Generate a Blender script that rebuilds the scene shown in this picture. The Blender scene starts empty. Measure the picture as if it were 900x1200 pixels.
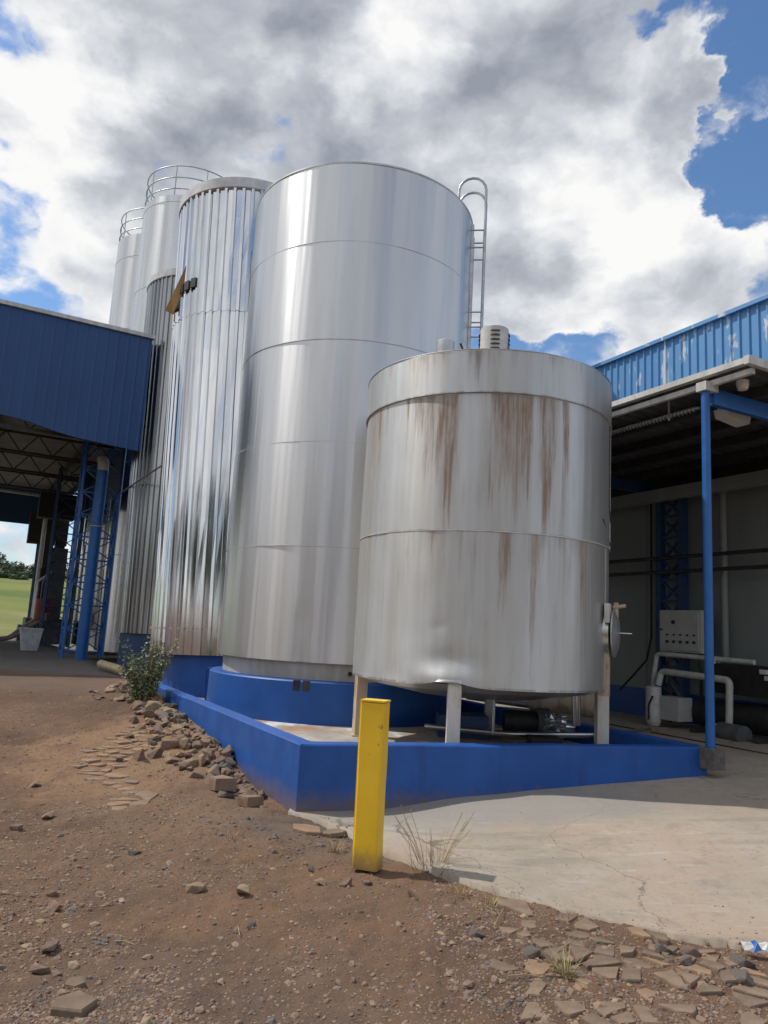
import bpy, math, random
import numpy as np
from math import sin, cos, pi, radians, hypot, atan2, sqrt
from mathutils import Vector, Matrix, noise as mnoise

rng = random.Random(7)
SC = bpy.context.scene
COL = SC.collection

# ------------------------------------------------------------------ camera
cam = bpy.data.cameras.new('camera'); camo = bpy.data.objects.new('camera', cam); COL.objects.link(camo)
pt, rl = radians(9.1), radians(3.2)
Fv = Vector((0, cos(pt), sin(pt))); R0 = Vector((1, 0, 0)); U0 = Vector((0, -sin(pt), cos(pt)))
Rv = R0*cos(rl)+U0*sin(rl); Uv = U0*cos(rl)-R0*sin(rl)
M = Matrix((Rv, Uv, -Fv)).transposed().to_4x4(); M.translation = Vector((0, 0, 1.55))
camo.matrix_world = M
cam.sensor_fit = 'VERTICAL'; cam.sensor_height = 24.0; cam.sensor_width = 18.0
cam.lens = 24.0*866/1200; cam.clip_end = 3000; cam.clip_start = 0.05
SC.camera = camo
SC.view_settings.view_transform = 'Standard'; SC.view_settings.look = 'None'
SC.view_settings.exposure = 0.1; SC.view_settings.gamma = 1.0

# ------------------------------------------------------------------ sun + sky
SUN = Vector((-0.95, 0.25, 0)).normalized(); EL = radians(54)
sd = Vector((SUN.x*cos(EL), SUN.y*cos(EL), sin(EL)))
sl = bpy.data.lights.new('sun', 'SUN'); sl.energy = 3.1; sl.angle = radians(0.6); sl.color = (1, .95, .88)
so = bpy.data.objects.new('sun', sl); COL.objects.link(so); so.rotation_euler = sd.to_track_quat('Z', 'Y').to_euler()

W = bpy.data.worlds.new('World'); SC.world = W; W.use_nodes = True
nt = W.node_tree; nt.nodes.clear()

class G:
    """tiny node-graph helper"""
    def __init__(s, nt): s.nt = nt
    def n(s, t, **k):
        o = s.nt.nodes.new(t)
        for a, b in k.items(): setattr(o, a, b)
        return o
    def put(s, sock, v):
        if hasattr(v, 'is_output') or isinstance(v, bpy.types.NodeSocket): s.nt.links.new(v, sock)
        elif v is not None:
            try: sock.default_value = v
            except Exception: sock.default_value = (*v, 1) if len(v) == 3 else v
    def m(s, op, a, b=None, c=None, clamp=False):
        o = s.n('ShaderNodeMath', operation=op); o.use_clamp = clamp
        s.put(o.inputs[0], a)
        if b is not None: s.put(o.inputs[1], b)
        if c is not None: s.put(o.inputs[2], c)
        return o.outputs[0]
    def vm(s, op, a, b=None):
        o = s.n('ShaderNodeVectorMath', operation=op); s.put(o.inputs[0], a)
        if b is not None: s.put(o.inputs[1], b)
        return o.outputs['Value'] if op in ('DOT_PRODUCT', 'LENGTH') else o.outputs[0]
    def noise(s, vec, scale=1., detail=4., rough=.55, dist=0.):
        o = s.n('ShaderNodeTexNoise'); s.put(o.inputs['Vector'], vec)
        o.inputs['Scale'].default_value = scale; o.inputs['Detail'].default_value = detail
        o.inputs['Roughness'].default_value = rough; o.inputs['Distortion'].default_value = dist
        return o.outputs['Fac']
    def rng(s, v, a, b, c=0., d=1., smooth=True):
        o = s.n('ShaderNodeMapRange'); o.interpolation_type = 'SMOOTHSTEP' if smooth else 'LINEAR'
        s.put(o.inputs[0], v)
        for i, q in enumerate((a, b, c, d)): s.put(o.inputs[i+1], q)
        return o.outputs[0]
    def mix(s, f, a, b):
        o = s.n('ShaderNodeMix', data_type='RGBA'); s.put(o.inputs[0], f)
        for i, q in ((6, a), (7, b)):
            if isinstance(q, (tuple, list)): q = (*q[:3], 1)
            s.put(o.inputs[i], q)
        return o.outputs[2]
    def comb(s, x, y, z):
        o = s.n('ShaderNodeCombineXYZ'); s.put(o.inputs[0], x); s.put(o.inputs[1], y); s.put(o.inputs[2], z); return o.outputs[0]
    def sep(s, v):
        o = s.n('ShaderNodeSeparateXYZ'); s.put(o.inputs[0], v); return o.outputs

g = G(nt)
sky = g.n('ShaderNodeTexSky', sky_type='NISHITA'); sky.sun_disc = False
sky.sun_elevation = EL; sky.sun_rotation = atan2(SUN.x, SUN.y); sky.altitude = 400; sky.dust_density = .8; sky.ozone_density = 3.0; sky.air_density = 1.2
tc = g.n('ShaderNodeTexCoord').outputs['Generated']
def nvec(vec, scale, detail=4, rough=.6):
    o = g.n('ShaderNodeTexNoise'); g.put(o.inputs['Vector'], vec); o.inputs['Scale'].default_value = scale
    o.inputs['Detail'].default_value = detail; o.inputs['Roughness'].default_value = rough; return o.outputs['Color']
fl_v = g.vm('MULTIPLY', tc, (1, 1, 1.5))       # clouds lie a little flat
warp = g.vm('MULTIPLY', g.vm('SUBTRACT', nvec(fl_v, 5.5, 6, .60), (.5, .5, .5)), (.26, .26, .26))
wt = g.vm('NORMALIZE', g.vm('ADD', tc, warp))
fw = g.vm('ADD', fl_v, g.vm('MULTIPLY', warp, (.25, .25, .25)))
base = g.noise(fw, 6.5, 9, .52, 0.)
big = g.noise(fl_v, 2.6, 2, .5)
dens = g.m('ADD', g.m('MULTIPLY', base, .85), g.m('MULTIPLY', big, .25))
SKYM = [  # direction, radius in degrees, push towards cloud (+) or blue (-)
 ((-.43, .67, .605), 6, -.16), ((-.47, .77, .45), 5, -.13), ((-.395, .842, .375), 6, -.10), ((-.140, .822, .552), 3.8, -.24),
 ((.40, .67, .63), 14, -.26), ((.29, .70, .65), 6, -.10), ((.375, .755, .535), 4, -.12), ((.40, .72, .57), 6, -.08), ((.318, .758, .571), 3, .20), ((.288, .722, .63), 3.2, .24), ((.345, .725, .60), 2.6, .22), ((.40, .70, .59), 2.5, .18), ((.245, .79, .56), 2.5, -.12), ((.42, .736, .54), 9, -.07), ((.18, .905, .38), 5, -.17), ((.255, .895, .365), 4, -.12),
 ((.19, .789, .586), 4, -.10),
 ((-.23, .76, .60), 19, .17), ((.05, .76, .63), 18, .16), ((.13, .83, .52), 11, .12), ((.30, .83, .47), 12, .15), ((.20, .85, .49), 7, .10), ((.30, .755, .578), 4, .10),
 ((.38, .80, .46), 6, .06), ((-.93, .15, .35), 55, .09), ((-.6, -.6, .5), 50, .07), ((-.34, .86, .35), 6, .06)]  # widest entries add unseen cloud so the steel mirrors less blue
for c, r, a in SKYM:
    c = Vector(c).normalized()
    d = g.vm('DOT_PRODUCT', wt, tuple(c))
    dens = g.m('ADD', dens, g.rng(d, cos(radians(r*1.15)), cos(radians(r*.1)), 0., a))
cov = g.rng(dens, .495, .60)
wisp = g.m('MULTIPLY', g.rng(g.noise(fw, 10, 9, .60), .47, .66), g.rng(dens, .33, .50))
cov = g.m('MAXIMUM', cov, g.m('MULTIPLY', wisp, .75))
tex = g.noise(g.vm('ADD', fl_v, g.vm('MULTIPLY', warp, (.4, .4, .4))), 9.0, 8, .52, .0)
tex2 = g.noise(g.vm('ADD', fl_v, (5.1, 2.2, 1.)), 3.6, 3, .5, 0.)
up_ = g.noise(g.vm('ADD', fw, (SUN.x*.03, SUN.y*.03, .055)), 6.5, 9, .52, 0.)   # density a step towards the sun: lit rims
thick = g.rng(dens, .52, .80)
sh = g.m('ADD', g.m('MULTIPLY', thick, .42), g.m('MULTIPLY', g.m('SUBTRACT', tex, .44), 1.2))
sh = g.m('ADD', sh, g.m('MULTIPLY', g.m('SUBTRACT', tex2, .44), 1.5))
sh = g.m('ADD', sh, g.m('MULTIPLY', g.m('SUBTRACT', up_, base), 2.0))
for c, r, a in [((-.39, .731, .56), 8, -.35), ((-.02, .754, .656), 5, -.35), ((.232, .806, .545), 6, -.25), ((.30, .84, .45), 8, -.12),
                ((-.40, .79, .46), 7, -.2), ((-.22, .745, .63), 10, .14), ((.14, .74, .655), 8, .12), ((-.1, .79, .605), 9, .2), ((.14, .86, .49), 6, .25), ((-.25, .81, .53), 8, .25), ((.23, .745, .63), 4, .25), ((.4, .85, .36), 5, -.2)]:
    d = g.vm('DOT_PRODUCT', wt, tuple(Vector(c).normalized()))
    sh = g.m('ADD', sh, g.rng(d, cos(radians(r*1.15)), cos(radians(r*.1)), 0., a))
sh = g.m('ADD', g.m('MULTIPLY', g.m('MAXIMUM', sh, 0.), .78), g.m('MULTIPLY', g.m('SUBTRACT', tex, .5), .45))
sh = g.m('MINIMUM', g.m('MAXIMUM', sh, 0.), 1.)
cr = g.n('ShaderNodeValToRGB'); g.put(cr.inputs[0], sh)
for p_, c_ in ((0, (.95, .945, .94)), (.25, (.76, .775, .80)), (.55, (.52, .55, .605)), (1., (.30, .33, .39))):
    e_ = cr.color_ramp.elements[0] if p_ == 0 else (cr.color_ramp.elements[-1] if p_ == 1. else cr.color_ramp.elements.new(p_))
    e_.position = p_; e_.color = (*c_, 1)
ccol = cr.outputs[0]
bg1 = g.n('ShaderNodeBackground'); g.put(bg1.inputs[0], g.vm('MULTIPLY', sky.outputs[0], (.80, .97, 1.12))); bg1.inputs[1].default_value = .115
bg2 = g.n('ShaderNodeBackground'); g.put(bg2.inputs[0], ccol); bg2.inputs[1].default_value = .95
mx = g.n('ShaderNodeMixShader'); g.put(mx.inputs[0], cov); nt.links.new(bg1.outputs[0], mx.inputs[1]); nt.links.new(bg2.outputs[0], mx.inputs[2])
wo = g.n('ShaderNodeOutputWorld'); nt.links.new(mx.outputs[0], wo.inputs[0])

# ------------------------------------------------------------------ materials
MATS = {}
def material(name, col, rough=.6, metal=0., col2=None, nscale=3., nlo=.35, nhi=.65, stretch=(1, 1, 1), bump=0., bscale=30., bdist=.01,
             aniso=0., spec=None, rvar=0., layers=(), bstretch=None, transl=0., mud=None):
    m = bpy.data.materials.new(name); m.use_nodes = True; nt = m.node_tree; g = G(nt)
    b = nt.nodes['Principled BSDF']
    oc = g.n('ShaderNodeTexCoord').outputs['Object']
    sv = g.vm('MULTIPLY', oc, stretch)
    c = (*col, 1)
    if col2 is not None:
        f = g.rng(g.noise(sv, nscale, 6, .6), nlo, nhi)
        c = g.mix(f, col, col2)
    for lay in layers:   # (colour, scale, stretch, lo, hi, strength)
        lc, ls, lst, lo, hi, amt = lay
        f = g.m('MULTIPLY', g.rng(g.noise(g.vm('MULTIPLY', g.vm('ADD', oc, (7.3*ls, 3.1, 1.7)), lst), ls, 7, .62), lo, hi), amt)
        c = g.mix(f, c, lc)
    if mud:      # splashed soil above the ground line: (height, noise reach, colour, strength)
        zz_ = g.m('ADD', g.sep(oc)[2], g.m('MULTIPLY', g.m('SUBTRACT', g.noise(oc, 9, 7, .7), .5), mud[1]))
        c = g.mix(g.m('MULTIPLY', g.rng(zz_, mud[0], 0.), mud[3]), c, mud[2])
    g.put(b.inputs['Base Color'], c)
    b.inputs['Metallic'].default_value = metal
    r = rough
    if rvar: r = g.m('ADD', rough-rvar/2, g.m('MULTIPLY', g.noise(sv, nscale*2.3, 4), rvar))
    g.put(b.inputs['Roughness'], r)
    if spec is not None: b.inputs['Specular IOR Level'].default_value = spec
    if aniso:
        b.inputs['Anisotropic'].default_value = aniso; b.inputs['Anisotropic Rotation'].default_value = .25
        t = g.n('ShaderNodeTangent', direction_type='RADIAL', axis='Z'); nt.links.new(t.outputs[0], b.inputs['Tangent'])
    if bump:
        bn = g.n('ShaderNodeBump'); bn.inputs['Strength'].default_value = bump; bn.inputs['Distance'].default_value = bdist
        bv = g.vm('MULTIPLY', oc, bstretch) if bstretch else oc
        g.put(bn.inputs['Height'], g.noise(bv, bscale, 5, .6)); nt.links.new(bn.outputs[0], b.inputs['Normal'])
    MATS[name] = m; m['p'] = 1
    return m

def metal_tank(name, base, dirt, rough, aniso, bands, stain=None, seams=(), bumpd=.012, streak=1., facet=0., met0=1.0):
    """rolled sheet on a cylinder about the object's z axis; stains hang from the seam heights (object z)"""
    m = bpy.data.materials.new(name); m.use_nodes = True; nt = m.node_tree; g = G(nt); b = nt.nodes['Principled BSDF']
    oc = g.n('ShaderNodeTexCoord').outputs['Object']; X, Y, Z = g.sep(oc)
    v = g.vm('MULTIPLY', oc, (1, 1, .05))
    n1 = g.noise(v, bands, 5, .6); n2 = g.noise(g.vm('MULTIPLY', oc, (1, 1, .12)), bands*5, 5, .65); n3 = g.noise(oc, 2.2, 7, .65)
    c = g.mix(g.rng(n1, .35, .65), base, dirt)
    c = g.mix(g.m('MULTIPLY', g.rng(n2, .5, .75), .35*streak), c, tuple(q*.62 for q in dirt))
    c = g.mix(g.m('MULTIPLY', g.rng(n3, .5, .72), .25*streak), c, tuple(q*.85 for q in base))
    rf = g.m('ADD', rough, g.m('MULTIPLY', g.m('SUBTRACT', n2, .5), .14*streak))
    TH = g.m('ARCTAN2', Y, X); metf = 1.0; n4 = g.noise(g.vm('MULTIPLY', oc, (1, 1, .09)), 17, 6, .7)
    if stain:
        tot = None
        for zs, ln, thr, amt in stain:      # seam z, streak length, threshold, amount
            below = g.m('SUBTRACT', zs, Z)
            a = g.noise(g.vm('ADD', g.vm('MULTIPLY', oc, (1, 1, .035)), (zs*3.1, 0, zs)), 9.5, 6, .70)
            bb = g.noise(g.vm('ADD', g.vm('MULTIPLY', oc, (1, 1, .02)), (zs*2.3+SEED, 4, 0)), 1.7, 2, .5)
            region = g.rng(bb, .52, .66)
            for deg, wd, am in SPOTS.get(zs, ()):
                dd_ = g.m('ABSOLUTE', g.m('SUBTRACT', g.m('ADD', TH, g.m('MULTIPLY', g.m('SUBTRACT', n2, .5), .12)), radians(deg)))
                region = g.m('MAXIMUM', region, g.m('MULTIPLY', g.rng(dd_, radians(wd), 0.), am))
            fall = g.rng(below, ln, 0., 0., 1., False)
            t = g.m('ADD', g.m('SUBTRACT', a, .5), g.m('ADD', g.m('MULTIPLY', region, .22), g.m('MULTIPLY', g.m('SUBTRACT', fall, 1.), .30)))
            drip = g.rng(t, thr-.06, thr+.19)
            wash = g.m('MULTIPLY', g.m('MULTIPLY', region, g.m('POWER', fall, 1.6)), g.rng(a, .30, .62))
            q = g.m('MULTIPLY', g.m('MAXIMUM', g.m('MULTIPLY', drip, g.rng(n4, .32, .64, .30, 1.05)), g.m('MULTIPLY', wash, .58)), g.m('MULTIPLY', amt, g.rng(below, -.004, .006)), clamp=True)
            tot = q if tot is None else g.m('MAXIMUM', tot, q)
        c = g.mix(tot, c, stain_col)
        rf = g.m('ADD', rf, g.m('MULTIPLY', tot, .3))
        metf = g.m('SUBTRACT', met0, g.m('MULTIPLY', tot, .6))
    for zs in seams:      # grime gathered along each seam
        d = g.m('ABSOLUTE', g.m('SUBTRACT', Z, zs))
        k = g.m('MULTIPLY', g.rng(d, .02, 0.), g.rng(n2, .35, .6)); c = g.mix(g.m('MULTIPLY', k, .5), c, (.12, .10, .08))
    g.put(b.inputs['Base Color'], c); g.put(b.inputs['Roughness'], rf); g.put(b.inputs['Metallic'], metf)
    if aniso:
        b.inputs['Anisotropic'].default_value = aniso; b.inputs['Anisotropic Rotation'].default_value = .25
        t = g.n('ShaderNodeTangent', direction_type='RADIAL', axis='Z'); nt.links.new(t.outputs[0], b.inputs['Tangent'])
    bn = g.n('ShaderNodeBump'); bn.inputs['Strength'].default_value = 1.; bn.inputs['Distance'].default_value = bumpd
    hgt = g.m('ADD', g.noise(g.vm('MULTIPLY', oc, (1, 1, .04)), 1.7, 3, .55), g.m('MULTIPLY', g.noise(g.vm('MULTIPLY', oc, (1, 1, .5)), 1.3, 2, .5), facet))
    g.put(bn.inputs['Height'], hgt); nt.links.new(bn.outputs[0], b.inputs['Normal'])
    MATS[name] = m
    return m
stain_col = (.235, .132, .062)
SEED = 0.0
SPOTS = {3.975: ((-128, 7, 1.), (-113, 8, 1.), (-93, 4, .9), (-73, 9, 1.25), (-64, 4, 1.1), (-48, 5, .8), (-157, 4, .8)), 2.565: ((-118, 4, .6), (-88, 5, 1.1), (-76, 9, .9), (-64, 4, .8), (-45, 7, .8), (-157, 4, .7)), 4.43: ((-116, 5, 1.), (-103, 2, .7), (-145, 3, .5))}

metal_tank('steel_big', (.655, .665, .68), (.60, .60, .595), .33, .8, 1.6, seams=(), bumpd=.035, facet=.12, streak=.35)
metal_tank('steel_small', (.62, .64, .65), (.52, .52, .50), .46, .6, 2.4, bumpd=.025, facet=.4, met0=.68,
           stain=[(3.975, 1.75, .045, .82), (2.565, 1.5, .045, .68), (4.43, .5, .06, .6)], seams=(3.99, 2.57, 1.06))
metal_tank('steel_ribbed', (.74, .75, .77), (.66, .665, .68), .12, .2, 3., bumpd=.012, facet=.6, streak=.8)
metal_tank('steel_dull_shed_tone', (.40, .41, .42), (.28, .28, .28), .24, .3, 3., bumpd=.012, facet=.6, streak=1.4)  # dirtier sheet, base also darkened to stand in for the reflected dark shed
metal_tank('steel_far', (.68, .685, .69), (.56, .565, .57), .27, .75, 2.4, bumpd=.03, streak=.3)
material('galv', (.52, .53, .54), .42, .9, (.40, .41, .42), 8, bump=.1, bdist=.003)
material('galv_pale', (.62, .63, .63), .5, .3, (.5, .5, .5), 5, layers=[((.25, .2, .15), 9., (1, 1, .3), .55, .75, .4)])
material('trim_white', (.60, .60, .58), .5, 0., (.45, .45, .43), 6, stretch=(1, 1, .3), layers=[((.2, .18, .16), 14., (1, 1, .4), .55, .75, .5)])
material('blue_kerb', (.006, .070, .30), .55, 0., (.010, .092, .37), 2.2, bump=.25, bscale=60, bdist=.006,
         layers=[((.035, .085, .24), 1.4, (1, 1, 2), .52, .75, .4), ((.14, .10, .075), 7., (1, 1, 1), .62, .80, .55), ((.012, .04, .15), 2.2, (3, 3, .35), .55, .72, .45), ((.30, .33, .38), 26., (1, 1, 1), .70, .76, .5)], mud=(.22, .30, (.17, .12, .085), .75))
material('blue_plinth', (.006, .068, .29), .5, 0., (.010, .085, .34), 2.5, bump=.2, bscale=40, bdist=.006,
         layers=[((.03, .05, .11), 6., (1, 1, .3), .62, .78, .5)])
material('blue_cladding', (.004, .050, .165), .42, 0., (.006, .060, .19), 1.2, stretch=(1, 1, .4), layers=[((.02, .04, .09), 5., (1, 1, .15), .55, .8, .3)])
material('blue_parapet', (.095, .27, .55), .5, 0., (.115, .30, .57), 1.5, stretch=(1, 1, .3),
         layers=[((.62, .68, .74), 9., (1, 1, .22), .575, .63, .8), ((.60, .64, .68), 2.5, (1, 1, .8), .62, .66, .6), ((.05, .10, .2), 5., (1, 1, .2), .6, .8, .3)])
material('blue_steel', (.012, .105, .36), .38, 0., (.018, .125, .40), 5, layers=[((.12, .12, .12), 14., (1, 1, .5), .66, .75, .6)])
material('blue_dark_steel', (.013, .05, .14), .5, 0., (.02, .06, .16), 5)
material('dark_steel', (.035, .037, .04), .55, .2, (.06, .055, .05), 6)
material('black', (.012, .012, .013), .6, 0., (.025, .023, .022), 9)
material('skirt', (.50, .49, .45), .6, 0., (.38, .36, .32), 4, stretch=(1, 1, .2), layers=[((.22, .20, .17), 3., (1, 1, .3), .5, .7, .5)])
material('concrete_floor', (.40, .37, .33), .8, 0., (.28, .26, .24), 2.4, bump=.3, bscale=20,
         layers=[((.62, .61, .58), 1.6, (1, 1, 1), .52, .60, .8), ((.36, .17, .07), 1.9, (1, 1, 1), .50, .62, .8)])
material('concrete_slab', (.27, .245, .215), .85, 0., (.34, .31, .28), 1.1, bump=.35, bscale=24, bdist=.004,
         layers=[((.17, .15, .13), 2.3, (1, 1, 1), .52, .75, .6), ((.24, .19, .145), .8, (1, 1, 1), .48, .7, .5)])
material('block', (.16, .14, .13), .9, 0., (.10, .09, .08), 12, bump=.5)
material('leg_white', (.62, .60, .55), .5, 0., (.5, .47, .42), 4, stretch=(1, 1, .4), layers=[((.30, .13, .045), 4., (1, 1, .5), .56, .70, .8)])
material('leg_cream', (.56, .46, .33), .5, 0., (.46, .37, .27), 5, stretch=(1, 1, .4), layers=[((.30, .13, .045), 5., (1, 1, .4), .5, .68, .8)])
material('yellow', (.88, .57, .028), .42, 0., (.82, .51, .025), 4, stretch=(1, 1, .5), bump=.12, bscale=18, bdist=.006,
         layers=[((.16, .08, .02), 22., (1, 1, .7), .66, .74, .8), ((.50, .30, .04), 3., (1, 1, .3), .55, .75, .4), ((.14, .065, .03), 15., (1, 1, .6), .68, .74, .8)], mud=(.16, .16, (.20, .135, .085), .85))
material('wall_grey', (.27, .29, .28), .55, 0., (.23, .25, .24), 1.3, stretch=(1, 1, .3))
material('deck', (.10, .105, .115), .5, .3, (.065, .07, .08), 3)
material('ceiling', (.30, .29, .265), .7, 0., (.22, .21, .19), 1.4)
material('pipe_white', (.62, .61, .57), .45, 0., (.48, .47, .44), 7)
material('pvc', (.58, .48, .27), .5, 0., (.46, .36, .2), 6, layers=[((.2, .13, .07), 10., (1, 1, 1), .55, .7, .6)])
material('bin', (.55, .57, .58), .5, 0., (.4, .42, .43), 6)
material('red', (.30, .035, .015), .5, 0., (.22, .03, .015), 6)
material('hose', (.17, .15, .14), .6, 0., (.26, .22, .19), 9)
material('timber', (.42, .27, .10), .7, 0., (.30, .18, .07), 6, stretch=(1, 1, .3))
material('steel_plain', (.6, .6, .6), .3, 1., (.5, .5, .5), 4)
material('foil', (.55, .56, .58), .18, .85, (.4, .41, .43), 9)
material('cap_steel', (.55, .55, .54), .45, .85, (.42, .42, .41), 3)
material('lamp_glass', (.75, .74, .70), .25, 0., (.66, .65, .6), 5)
material('cabinet', (.50, .50, .48), .4, 0., (.44, .44, .42), 4)
material('machine', (.075, .085, .095), .6, 0., (.12, .12, .12), 5)
material('leaf', (.13, .17, .070), .6, 0., (.20, .22, .105), 20, transl=.3)
material('leaf_dark', (.040, .068, .024), .6, 0., (.065, .10, .035), .7)
material('bark', (.10, .075, .05), .9, 0., (.06, .045, .03), 9)
material('straw', (.42, .32, .16), .7, 0., (.30, .22, .10), 12)
material('straw_green', (.26, .24, .09), .7, 0., (.36, .29, .13), 12)
material('meadow', (.175, .195, .05), .9, 0., (.20, .20, .075), .05, layers=[((.10, .13, .035), .022, (1, 3, 1), .46, .56, .8), ((.28, .25, .13), .08, (1, 2, 1), .52, .7, .5)])
for nm, a, b in (('rock_a', (.20, .132, .090), (.27, .19, .135)), ('rock_b', (.15, .105, .080), (.21, .15, .115)), ('rock_c', (.26, .185, .115), (.33, .245, .16)),
                 ('rock_d', (.10, .088, .08), (.16, .135, .12)), ('flag_a', (.185, .128, .085), (.24, .17, .118)), ('flag_b', (.145, .105, .075), (.195, .142, .102)), ('flag_c', (.23, .145, .085), (.29, .19, .12))):
    material(nm, a, .9, 0., b, 7, bump=.6, bscale=22, bdist=.012, layers=[((.12, .085, .07), 16., (1, 1, 1), .55, .7, .5)])

# dirt: world-space patches of red earth, grey gravel, pale trampled clay
def dirt_mat():
    m = bpy.data.materials.new('dirt'); m.use_nodes = True; nt = m.node_tree; g = G(nt); b = nt.nodes['Principled BSDF']
    oc = g.n('ShaderNodeTexCoord').outputs['Object']
    def patch(cx, cy, rx, ry, n=.5):
        q = g.vm('MULTIPLY', g.vm('SUBTRACT', oc, (cx, cy, 0)), (1/rx, 1/ry, 0))
        L = g.vm('LENGTH', q)
        return g.rng(g.m('ADD', L, g.m('MULTIPLY', g.m('SUBTRACT', g.noise(oc, 2.1, 6, .65), .5), 1.6)), 1.1, .55)
    a = g.noise(oc, .9, 8, .65); f = g.noise(oc, 55, 4, .7); f2 = g.noise(oc, 170, 3, .7); md = g.noise(oc, 9, 6, .65)
    c = g.mix(g.rng(a, .38, .62), (.120, .078, .055), (.185, .108, .067))
    c = g.mix(g.m('MULTIPLY', patch(.2, 6.1, 1.6, .6), .85), c, (.125, .112, .100))
    c = g.mix(g.m('MULTIPLY', patch(-.9, 3.3, 1.3, .8), .45), c, (.150, .112, .09))
    c = g.mix(g.m('MULTIPLY', patch(-2.6, 8.3, 1.1, 1.9), .75), c, (.30, .185, .11))
    c = g.mix(g.m('MULTIPLY', patch(-1.7, 6.9, 1.2, 1.6), .45), c, (.24, .155, .095))
    c = g.mix(g.m('MULTIPLY', patch(-.4, 5.2, 2.6, 1.0), .5), c, (.215, .130, .078))
    c = g.mix(g.m('MULTIPLY', g.rng(g.noise(oc, 2.7, 8, .7), .52, .68), .45), c, (.23, .142, .085))
    c = g.mix(g.m('MULTIPLY', g.rng(g.noise(g.vm('MULTIPLY', oc, (2.2, .6, 1)), 1.3, 7, .65), .56, .70), .45), c, (.10, .074, .062))
    c = g.mix(g.m('MULTIPLY', patch(-6, 12.5, 4.6, 1.7), .6), c, (.14, .105, .085))
    Y_ = g.sep(oc)[1]; X_ = g.sep(oc)[0]
    slab = g.m('MULTIPLY', g.rng(g.m('ADD', g.m('ADD', Y_, g.m('MULTIPLY', X_, .15)), g.m('MULTIPLY', a, 2.)), 14.2, 15.4), g.rng(Y_, 33.4, 33.0))
    c = g.mix(slab, c, g.mix(g.rng(md, .3, .7), (.15, .13, .115), (.20, .18, .16)))
    mead = g.rng(g.m('ADD', Y_, g.m('MULTIPLY', a, 2.)), 34.0, 35.5)
    gr = g.mix(g.rng(g.noise(g.vm('MULTIPLY', oc, (1, 3, 1)), .016, 5), .42, .60), (.175, .205, .050), (.100, .145, .036))
    gr = g.mix(g.rng(g.noise(oc, .06, 6), .5, .72), gr, (.25, .225, .10))
    c = g.mix(mead, c, gr)
    c = g.mix(g.m('MULTIPLY', g.rng(f, .5, .75), g.m('SUBTRACT', .55, g.m('MULTIPLY', slab, .4))), c, (.065, .048, .040))
    c = g.mix(g.m('MULTIPLY', g.rng(f2, .56, .74), g.m('SUBTRACT', .6, g.m('MULTIPLY', slab, .5))), c, (.30, .22, .16))
    g.put(b.inputs['Base Color'], c); b.inputs['Roughness'].default_value = .95; b.inputs['Specular IOR Level'].default_value = .2
    bn = g.n('ShaderNodeBump'); bn.inputs['Strength'].default_value = .9; bn.inputs['Distance'].default_value = .02
    h = g.m('ADD', g.m('MULTIPLY', f, .55), g.m('ADD', g.m('MULTIPLY', f2, .3), md)); g.put(bn.inputs['Height'], h); nt.links.new(bn.outputs[0], b.inputs['Normal'])
    MATS['dirt'] = m
dirt_mat()
def apron_mat():
    m = bpy.data.materials.new('apron'); m.use_nodes = True; nt = m.node_tree; g = G(nt); b = nt.nodes['Principled BSDF']
    oc = g.n('ShaderNodeTexCoord').outputs['Object']; n = lambda s, d=7, r=.62, st=(1, 1, 1): g.noise(g.vm('MULTIPLY', oc, st), s, d, r)
    c = g.mix(g.rng(n(1.3), .36, .64), (.31, .265, .21), (.365, .315, .26))
    c = g.mix(g.m('MULTIPLY', g.rng(n(.7), .46, .62), .7), c, (.38, .29, .21))
    c = g.mix(g.m('MULTIPLY', g.rng(n(3.2, 8, .7), .52, .70), .6), c, (.22, .195, .165))
    c = g.mix(g.m('MULTIPLY', g.rng(n(7, 8, .75), .50, .68), .45), c, (.25, .20, .155))
    sc_ = g.noise(g.vm('MULTIPLY', oc, (1.2, 5, 1)), 2.2, 7, .7); c = g.mix(g.m('MULTIPLY', g.rng(sc_, .54, .68), .45), c, (.46, .42, .36))
    c = g.mix(g.m('MULTIPLY', g.rng(n(26, 5, .7), .56, .70), .6), c, (.17, .145, .12))
    c = g.mix(g.m('MULTIPLY', g.rng(n(90, 4, .7), .62, .74), .5), c, (.52, .48, .42))
    cw = g.vm('ADD', oc, g.vm('MULTIPLY', g.comb(n(5), n(6.1), 0.), (.25, .25, 0))); ck = g.m('ABSOLUTE', g.m('SUBTRACT', g.noise(cw, .55, 2, .5), .5)); c = g.mix(g.m('MULTIPLY', g.rng(ck, .0022, .0008), .65), c, (.09, .075, .06))
    tr = g.noise(g.vm('MULTIPLY', g.vm('ADD', oc, (0, 3, 0)), (.35, 3.2, 1)), 1.6, 5, .6); c = g.mix(g.m('MULTIPLY', g.rng(tr, .56, .66), .35), c, (.19, .165, .14))
    X_, Y_, Z_ = g.sep(oc)
    L = g.vm('LENGTH', g.vm('MULTIPLY', g.vm('SUBTRACT', oc, (1.2, 6.75, 0)), (.55, 1.5, 0)))
    c = g.mix(g.m('MULTIPLY', g.rng(g.m('ADD', L, n(3.)), 1.7, 1.0), .7), c, (.245, .235, .215))
    g.put(b.inputs['Base Color'], c); b.inputs['Roughness'].default_value = .9
    bn = g.n('ShaderNodeBump'); bn.inputs['Strength'].default_value = .6; bn.inputs['Distance'].default_value = .008
    g.put(bn.inputs['Height'], g.m('ADD', n(14, 8, .7), g.m('MULTIPLY', n(120, 3), .35))); nt.links.new(bn.outputs[0], b.inputs['Normal'])
    MATS['apron'] = m
apron_mat()

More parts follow.
